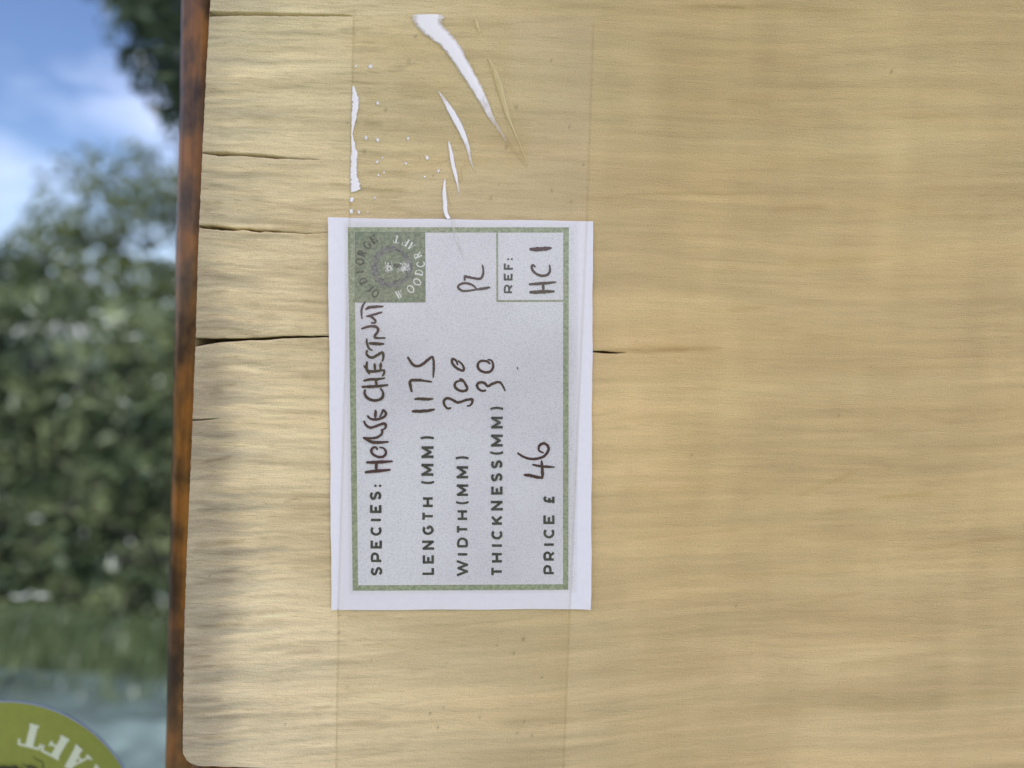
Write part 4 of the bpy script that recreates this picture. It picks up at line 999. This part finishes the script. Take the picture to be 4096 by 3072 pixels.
# sans capitals drawn with a constant pen, unit box u (reading direction) by v (up)
def arc(cx, cy, rx, ry, a0, a1, n=10):
    return [(cx + rx * math.cos(math.radians(a0 + (a1 - a0) * k / n)), cy + ry * math.sin(math.radians(a0 + (a1 - a0) * k / n))) for k in range(n + 1)]
SANS = {
    'E': [[(1, 1), (0, 1), (0, 0), (1, 0)], [(0, .5), (.88, .5)]],
    'F': [[(1, 1), (0, 1), (0, -.06)], [(0, .47), (.88, .47)]],
    'L': [[(0, 1.06), (0, 0), (1, 0)]],
    'H': [[(0, -.06), (0, 1.06)], [(1, -.06), (1, 1.06)], [(0, .5), (1, .5)]],
    'I': [[(.5, -.06), (.5, 1.06)]],
    'T': [[(-.05, 1), (1.05, 1)], [(.5, 1), (.5, -.06)]],
    'N': [[(0, -.06), (0, 1), (1, 0), (1, 1.06)]],
    'M': [[(0, -.06), (0, 1), (.5, .18), (1, 1), (1, -.06)]],
    'W': [[(-.02, 1.05), (.24, 0), (.5, .95), (.76, 0), (1.02, 1.05)]],
    'K': [[(0, -.06), (0, 1.06)], [(1, 1.04), (0, .32)], [(.36, .58), (1.02, -.04)]],
    'C': [arc(.55, .5, .55, .5, 45, 315, 16)],
    'G': [arc(.53, .5, .53, .5, 48, 330, 16) + [(.98, .48)], [(.98, .5), (.62, .5)]],
    'D': [[(.45, 1), (0, 1), (0, 0), (.45, 0)] + arc(.45, .5, .55, .5, -90, 90, 12)],
    'P': [[(0, -.06), (0, 1), (.55, 1)] + arc(.55, .67, .45, .33, 90, -90, 10) + [(0, .34)]],
    'R': [[(0, -.06), (0, 1), (.55, 1)] + arc(.55, .68, .45, .32, 90, -90, 10) + [(0, .36)], [(.5, .36), (1.0, -.05)]],
    'S': [[(.94, .86), (.72, .98), (.42, 1.0), (.12, .90), (.05, .74), (.15, .60), (.45, .52), (.78, .44), (.96, .30), (.90, .12), (.66, .01), (.36, .0), (.02, .14)]],
    '(': [[(.95, 1.2), (.35, .9), (.1, .5), (.35, .1), (.95, -.2)]],
    ')': [[(.05, 1.2), (.65, .9), (.9, .5), (.65, .1), (.05, -.2)]],
    '£': [[(1.0, .86), (.72, 1.0), (.42, .92), (.32, .7), (.32, 0)], [(0, 0), (1, 0)], [(.05, .46), (.8, .46)]],
}
def printed_word(chars, mat=M_TEXT):
    rb = Ribbons(F0 - 32e-6, CARD_C, 3)
    for ch, (bl, br, tr, tl) in chars:
        bl, br, tr, tl = map(np.array, (bl, br, tr, tl))
        H = np.linalg.norm(tl - bl)
        Wd = np.linalg.norm(br - bl)
        w = 0.228 * H if ch not in '()' else 0.20 * H
        iu, iv = min(0.45, w / 2 / Wd), w / 2 / H
        def at(u, v):
            u = iu + u * (1 - 2 * iu)
            v = iv + v * (1 - 2 * iv)
            return bl + (br - bl) * u + (tl - bl) * v
        if ch == ':':
            for v0 in (.09, .50):
                c = bl + (br - bl) * .5 + (tl - bl) * v0
                ux, vx = (br - bl) / Wd, (tl - bl) / H
                rb.poly([c + (ux * math.cos(a) * .115 + vx * math.sin(a) * .115) * H for a in np.linspace(0, 2 * math.pi, 11)[:-1]])
            continue
        for st in SANS[ch]:
            pts = [at(u, v) for u, v in st]
            sm = ch in 'S()' or (ch == '£' and len(st) > 3)
            if not sm:
                # subdivide straight runs so corners stay crisp
                q = []
                for a, b in zip(pts[:-1], pts[1:]):
                    m = 3 if np.linalg.norm(b - a) > 0.4 else 1
                    q += [a + (b - a) * k / m for k in range(m)]
                pts = q + [pts[-1]]
            if ch in 'CGSD()PR£' or len(st) == 2:
                rb.stroke(pts, w, smooth=sm, rough=0.08, round_cap=False)
            else:
                for a, b in zip([at(*p) for p in st[:-1]], [at(*p) for p in st[1:]]):
                    d = (b - a) / (np.linalg.norm(b - a) + 1e-9) * w * 0.42
                    rb.stroke([a - d, a + (b - a) * .5, b + d], w, smooth=False, rough=0.06, round_cap=False)
    return rb
for word, chars in PRINTS.items():
    o = printed_word(chars).build('printed_word', M_TEXT, card)
    o['label'] = 'printed word ' + word

for key, strokes in PENS.items():
    rb = Ribbons(F0 - 70e-6, CARD_C, 9)
    for pts, w in strokes:
        rb.stroke(pts, w * 1.17, True, 0.14, (0.75, 0.6))
    rb.build('handwriting', M_PEN, card)

# serif capitals for the maker's emblem and the round sticker: (points, thick?)
K, T_ = 1.0, 0.30
SERIF = {
    'T': [([(.5, 0), (.5, 1)], K), ([(0, .97), (1, .97)], T_), ([(.04, .97), (.0, .74)], T_), ([(.96, .97), (1, .74)], T_), ([(.28, .02), (.72, .02)], T_)],
    'F': [([(.28, 0), (.28, 1)], K), ([(.05, .97), (.95, .97)], T_), ([(.93, .97), (.96, .72)], T_), ([(.28, .52), (.72, .52)], T_), ([(.72, .64), (.72, .40)], T_), ([(.06, .02), (.52, .02)], T_)],
    'A': [([(.5, 1.0), (.80, 0)], K), ([(.5, .98), (.16, .0)], T_), ([(.28, .34), (.68, .34)], T_), ([(.0, .02), (.32, .02)], T_), ([(.6, .02), (1, .02)], T_)],
    'R': [([(.22, 0), (.22, 1)], K), ([(.02, .97), (.5, .97), (.74, .88), (.78, .74), (.72, .60), (.5, .52), (.22, .52)], .55), ([(.5, .52), (.82, .02)], K * .8), ([(.02, .02), (.42, .02)], T_), ([(.80, .02), (1, .04)], T_)],
    'C': [(arc(.55, .5, .48, .5, 50, 310, 14), .7), ([(.9, .98), (.9, .66)], T_)],
    'D': [([(.22, 0), (.22, 1)], K), ([(.02, .97), (.45, .97)] + arc(.45, .5, .5, .47, 80, -80, 10) + [(.45, .03), (.02, .03)], .6)],
    'O': [(arc(.5, .5, .42, .5, 0, 360, 18), .7)],
    'W': [([(.1, 1), (.32, 0)], K * .8), ([(.32, 0), (.5, .9)], T_), ([(.45, 1), (.68, 0)], K * .8), ([(.68, 0), (.92, 1)], T_), ([(-.04, .98), (.26, .98)], T_), ([(.76, .98), (1.04, .98)], T_)],
    'L': [([(.25, 0), (.25, 1)], K), ([(.03, .03), (.92, .03)], T_), ([(.9, .03), (.96, .3)], T_), ([(.03, .97), (.5, .97)], T_)],
    'G': [(arc(.52, .5, .46, .5, 50, 320, 14), .7), ([(.86, .42), (.86, .06)], K * .8), ([(.64, .44), (1.02, .44)], T_)],
    'E': [([(.25, 0), (.25, 1)], K), ([(.03, .97), (.92, .97)], T_), ([(.9, .97), (.94, .74)], T_), ([(.25, .52), (.7, .52)], T_), ([(.03, .03), (.94, .03)], T_), ([(.92, .03), (.98, .28)], T_)],
}
def serif_letter(rb, ch, c, up, h, w, thick):
    up = np.array(up) / np.linalg.norm(up)
    rt = np.array((up[1], -up[0]))
    for pts, k in SERIF[ch]:
        q = [np.array(c) + rt * (u - .5) * w + up * (v - .5) * h for u, v in pts]
        if len(q) == 2:
            q = [q[0], (q[0] + q[1]) / 2, q[1]]
        rb.stroke(q, thick * k, smooth=False, rough=0.05, round_cap=False)

def emblem():
    e = mesh_obj('emblem', plane_poly(LAB['emblem'], F0 - 30e-6), [(0, 1, 2, 3)], M_GREEN_D, card)
    q = [np.array(p) for p in LAB['emblem']]
    rb = Ribbons(F0 - 34e-6, CARD_C, 5)
    for a, b in zip(q, q[1:] + q[:1]):
        rb.stroke([a, (a + b) / 2, b], 0.16, False, 0.2, round_cap=False)
    rb.build('emblem_outline', M_EMB_O, e)
    for word, items, mat, flip in (('old', DARK, M_EMB_D, 1), ('craft', WHITE, M_EMB_W, -1)):
        rb = Ribbons(F0 - 40e-6, CARD_C, 6)
        for ch, c in items:
            d = (np.array(c) - np.array(EMC)) * flip
            if ch == 'T' or ch == 'A' or ch == 'F':
                pass
            serif_letter(rb, ch, c, d, 1.62, 1.22 if ch not in 'WO' else 1.4, 0.50 if flip > 0 else 0.36)
        rb.build('emblem_lettering', mat, e)
    rg = random.Random(8)
    def stipple(name, mat, spots, y):
        vv, ff = [], []
        for (x, z) in spots:
            r = rg.uniform(0.05, 0.13)
            b = len(vv)
            m = 5
            a0 = rg.uniform(0, 6)
            for k in range(m):
                a = a0 + 2 * math.pi * k / m
                rr = r * rg.uniform(.6, 1.3)
                vv.append(((x + rr * math.cos(a) - CX) * 1e-3, y, (z + rr * math.sin(a) - CZ) * 1e-3))
            ff.append(tuple(range(b, b + m)))
            y -= 2.5e-8
        mesh_obj(name, vv, ff, mat, e)
    ring = catmull(FIG['ring'] + FIG['ring'][:1], 30)
    spots = []
    for _ in range(1500):
        p = ring[rg.randrange(len(ring))]
        spots.append((p[0] + rg.gauss(0, .42), p[1] + rg.gauss(0, .42)))
    stipple('emblem_wreath', M_EMB_G, spots, F0 - 34e-6)
    w1, w2, bk = FIG['white1'], FIG['white2'], FIG['beak']
    spots = [(w1[0] + rg.gauss(0, .38), w1[1] + rg.gauss(0, .45)) for _ in range(210)] + [(w2[0] + rg.gauss(0, .58), w2[1] + rg.gauss(0, .50)) for _ in range(330)]
    stipple('emblem_figure_light', M_EMB_W, spots, F0 - 42e-6)
    dk = FIG['dark']
    cx = sum(p[0] for p in dk) / 5
    cz = sum(p[1] for p in dk) / 5
    spots = [(cx + rg.gauss(0, .6), cz + rg.gauss(0, .22)) for _ in range(230)] + [(bk[0] + rg.gauss(0, .12), bk[1] + rg.gauss(0, .15)) for _ in range(16)]
    spots += [(w1[0] + .05 + rg.gauss(0, .09), w1[1] - .25 + rg.gauss(0, .12)) for _ in range(14)]
    stipple('emblem_figure_dark', M_EMB_D, spots, F0 - 50e-6)
    rb = Ribbons(F0 - 60e-6, CARD_C, 6)
    for a in FIG['arcs']:
        rb.stroke(a, 0.26, True, 0.3, (.4, .4))
    rb.build('emblem_line_art', M_EMB_D, e)
M_EMB_O = mat_print('printed_emblem_edge', (0.12, 0.18, 0.12), (0.20, 0.25, 0.17))
emblem()

# ---------------------------------------------------------------- clear tape over the card
tape = empty('adhesive_tape', (CX * 1e-3, 0, 0))
tag(tape, 'wide clear packing tape strip over the card, creased above it', 'tape')
TO = (CX, 0.0)
cq = [np.array(p) for p in LAB['card']]
def card_dist(x, z):
    """signed distance (mm) inside the card"""
    d = np.full(np.shape(x), 1e9)
    for a, b in zip(cq, cq[1:] + cq[:1]):
        e = b - a
        nrm = np.array((e[1], -e[0])) / np.linalg.norm(e)
        d = np.minimum(d, (x - a[0]) * nrm[0] + (z - a[1]) * nrm[1])
    return d
def tape_y(x, z):
    s = np.clip(card_dist(x, z) / 0.9 + 1.0, 0, 1)
    s = s * s * (3 - 2 * s)
    return -(0.00018 + s * (0.00045 + 0.00016 - 0.00018))
def build_tape():
    lz = sorted((p[1], p[0]) for p in TAPE['left'])
    rz = sorted((p[1], p[0]) for p in TAPE['right'])
    ztop = 0.5 * (lz[-1][0] + rz[-1][0])
    zs = np.linspace(-103, ztop, 420)
    us = np.linspace(0, 1, 150)
    L = np.interp(zs, [q[0] for q in lz], [q[1] for q in lz])
    Rr = np.interp(zs, [q[0] for q in rz], [q[1] for q in rz])
    X = L[:, None] * (1 - us) + Rr[:, None] * us
    Z = np.tile(zs[:, None], (1, len(us)))
    # serrated end where the tape was torn off the cutter
    ser = 0.45 * np.abs(((us * 34) % 1) - 0.5) * 2
    Z = Z - np.clip((Z - ztop + 2.0) / 2.0, 0, 1) * ser[None, :]
    zl, zr_ = TAPE['left'][0][1], TAPE['right'][0][1]
    Z = Z + np.clip((Z - ztop + 40) / 40, 0, 1) * ((zl - ztop) * (1 - us) + (zr_ - ztop) * us)[None, :]
    Y = tape_y(X, Z)
    lift = 0.00004 * (fbm(X / 9, Z / 30, 2, 3) - 0.3)
    Y = Y - np.where(card_dist(X, Z) > -1, 0, np.maximum(lift, 0))
    nr, nc = X.shape
    v = np.stack([(X - TO[0]) * 1e-3, Y, (Z - TO[1]) * 1e-3], -1).reshape(-1, 3)
    f = [(r * nc + c, r * nc + c + 1, (r + 1) * nc + c + 1, (r + 1) * nc + c) for r in range(nr - 1) for c in range(nc - 1)]
    mesh_obj('tape_film', v, f, M_TAPE, tape, smooth=True)
    # dust caught along the sticky margins
    for side, sg, dirt in ((L, 1, 1.0), (Rr, -1, 0.9)):
        vv, ff, cc = [], [], []
        for i in range(0, len(zs), 2):
            x0 = side[i]
            for k, (dx, a) in enumerate(((-0.10, 0.0), (0.0, 0.285), (0.14, 0.27), (0.5, 0.0))):
                x = x0 + sg * dx
                on = card_dist(np.array([x]), np.array([zs[i]]))[0] > 0
                aa = a * dirt * (0.8 if on else 1.0)
                vv.append(((x - TO[0]) * 1e-3, float(tape_y(np.array([x]), np.array([zs[i]]))[0]) - 2.5e-5, zs[i] * 1e-3))
                cc.append((aa, aa, aa, 1))
            if i:
                b = len(vv) - 8
                for k in range(3):
                    ff.append((b + k, b + k + 1, b + k + 5, b + k + 4))
        mesh_obj('tape_margin', vv, ff, M_DUST, tape, col=cc)
build_tape()

def crease(name, lad, height, mat, alpha, tail=0.0, head=1.0, seed=1, rag=0.25):
    """a raised fold of film: ladder of left / right points (mm) bulging out of the tape"""
    A = catmull([l[0] for l in lad], 6)
    B = catmull([l[1] for l in lad], 6)
    n = len(A)
    rg = random.Random(seed)
    m = 8
    vv, ff, cc = [], [], []
    for i in range(n):
        t = i / (n - 1)
        wid = np.linalg.norm(B[i] - A[i])
        ja, jb = rg.uniform(-1, 1) * rag * 0.12, rg.uniform(-1, 1) * rag * 0.12
        for k in range(m + 1):
            u = k / m
            p = A[i] + (B[i] - A[i]) * (u + (ja * (1 - u) + jb * u))
            bulge = math.sin(math.pi * u)
            y = float(tape_y(p[0], p[1])) - 3e-5 - 1e-3 * height * min(1, wid / 1.5) * bulge ** 0.8
            vv.append(((p[0] - TO[0]) * 1e-3, y, p[1] * 1e-3))
            a = alpha * (head + (1 - head) * min(1, t * 4)) * (1 if t < 0.55 else 1 + (tail - 1) * (t - 0.55) / 0.45)
            a *= 0.22 + 0.78 * min(1, bulge * 1.45)
            cc.append((a, a, a, 1))
        if i:
            b = len(vv) - 2 * (m + 1)
            for k in range(m):
                ff.append((b + k, b + k + 1, b + k + m + 2, b + k + m + 1))
    return mesh_obj(name, vv, ff, mat, tape, smooth=True, col=cc)
crease('crease', CREASES['big'], 0.10, M_FILM, 0.94, 0.12, 1.0, 1)
crease('crease', CREASES['second'], 0.08, M_FILM, 0.95, 0.30, 0.6, 2)
crease('crease', CREASES['third'], 0.07, M_FILM, 0.95, 0.35, 0.8, 3)
crease('crease', CREASES['fourth'], 0.07, M_FILM, 0.95, 0.9, 0.9, 4)
for i, k in enumerate(('pale', 'pale2', 'pale3', 'pale4')):
    crease('crease', CREASES[k], 0.15, M_FILM_Y, 0.66, 0.55, 0.8, 5 + i)
crease('crease', FAINT, 0.12, M_FILM, 0.46, 0.2, 0.7, 12)
for i, k in enumerate(('edge', 'edge2', 'edge3')):
    crease('lifted_edge', CREASES[k], 0.08, M_FILM, 1.0, 1.0, 1.0, 20 + i, 0.9)
rgd = random.Random(31)
for (p, r) in DOTS:
    vv, ff, cc = [], [], []
    y0 = float(tape_y(p[0], p[1])) - 2.5e-5
    vv.append(((p[0] - TO[0]) * 1e-3, y0 - r * 0.35e-3, p[1] * 1e-3))
    cc.append((1, 1, 1, 1))
    for k in range(12):
        a = 2 * math.pi * k / 12
        rr = 1.3 * r * rgd.uniform(0.65, 1.25)
        vv.append(((p[0] + rr * math.cos(a) - TO[0]) * 1e-3, y0, (p[1] + rr * 1.15 * math.sin(a)) * 1e-3))
        cc.append((0.36, 0.36, 0.36, 1))
    for k in range(12):
        ff.append((0, 1 + k, 1 + (k + 1) % 12))
    mesh_obj('air_bubble', vv, ff, M_FILM, tape, smooth=True, col=cc)

# ---------------------------------------------------------------- round sticker on the glass
SCX, SCZ = WIN['sticker_c']
SR = math.hypot(WIN['sticker_edge'][0] - SCX, WIN['sticker_edge'][1] - SCZ)
stk = empty('round_sticker', (SCX * 1e-3, PANE_Y - 0.0001, SCZ * 1e-3))
tag(stk, 'round olive green sticker with white lettering on the window glass', 'sticker')
M_STK = mat_flat('olive_green_vinyl', (0.225, 0.262, 0.05), 0.4, 0.06, 300)
M_STKW = mat_flat('sticker_pale_print', (0.56, 0.63, 0.48), 0.45)
M_STKD = mat_flat('sticker_black_print', (0.03, 0.035, 0.02), 0.5)
M_STKE = mat_flat('sticker_blue_rim', (0.28, 0.36, 0.62), 0.4)
n = 120
def disc(name, r, y, mat, r_in=0.0):
    o_ = [(r * 1e-3 * math.cos(2 * math.pi * k / n), y, r * 1e-3 * math.sin(2 * math.pi * k / n)) for k in range(n)]
    if r_in:
        i_ = [(r_in * 1e-3 * math.cos(2 * math.pi * k / n), y, r_in * 1e-3 * math.sin(2 * math.pi * k / n)) for k in range(n)]
        return mesh_obj(name, o_ + i_, [(k, (k + 1) % n, n + (k + 1) % n, n + k) for k in range(n)], mat, stk)
    return mesh_obj(name, o_, [tuple(range(n))], mat, stk)
disc('vinyl_disc', SR - 0.30, -0.00006, M_STK)
disc('cut_rim', SR, -0.00003, M_STKE, SR - 0.45)
def sticker_text():
    ang = 77.0
    rb = Ribbons(-0.00012, (0, 0), 3)
    for ch in 'TFARCDOOW':
        a = R(ang + STK_TURN)
        c = (SR * 0.755 * math.cos(a), SR * 0.755 * math.sin(a))
        serif_letter(rb, ch, c, (-math.cos(a), -math.sin(a)), SR * 0.175, SR * 0.165, SR * 0.058)
        ang -= 14.4
    rb.build('sticker_lettering', M_STKW, stk)
    rb = Ribbons(-0.00012, (0, 0), 4)
    ang = 77.0 + 60
    for ch in 'OLD FORGE'[::1]:
        if ch != ' ':
            a = R(ang + STK_TURN)
            c = (SR * 0.755 * math.cos(a), SR * 0.755 * math.sin(a))
            serif_letter(rb, ch, c, (math.cos(a), math.sin(a)), SR * 0.175, SR * 0.165, SR * 0.058)
        ang -= -14.4 if False else 14.4 * -1
    rb.build('sticker_lettering', M_STKD, stk)
    rg = random.Random(2)
    rb = Ribbons(-0.00014, (0, 0), 5)
    for k in range(150):
        a = rg.uniform(0, 2 * math.pi)
        r0 = SR * rg.uniform(0.40, 0.53)
        pts = []
        for j in range(5):
            pts.append((r0 * math.cos(a), r0 * math.sin(a)))
            a += rg.uniform(0.02, 0.10)
            r0 += SR * rg.uniform(-0.045, 0.045)
        rb.stroke(pts, SR * rg.uniform(0.006, 0.018), True, 0.3, (.4, .4))
    rb.build('sticker_wreath', M_STKD, stk)
STK_TURN = 0.0
sticker_text()
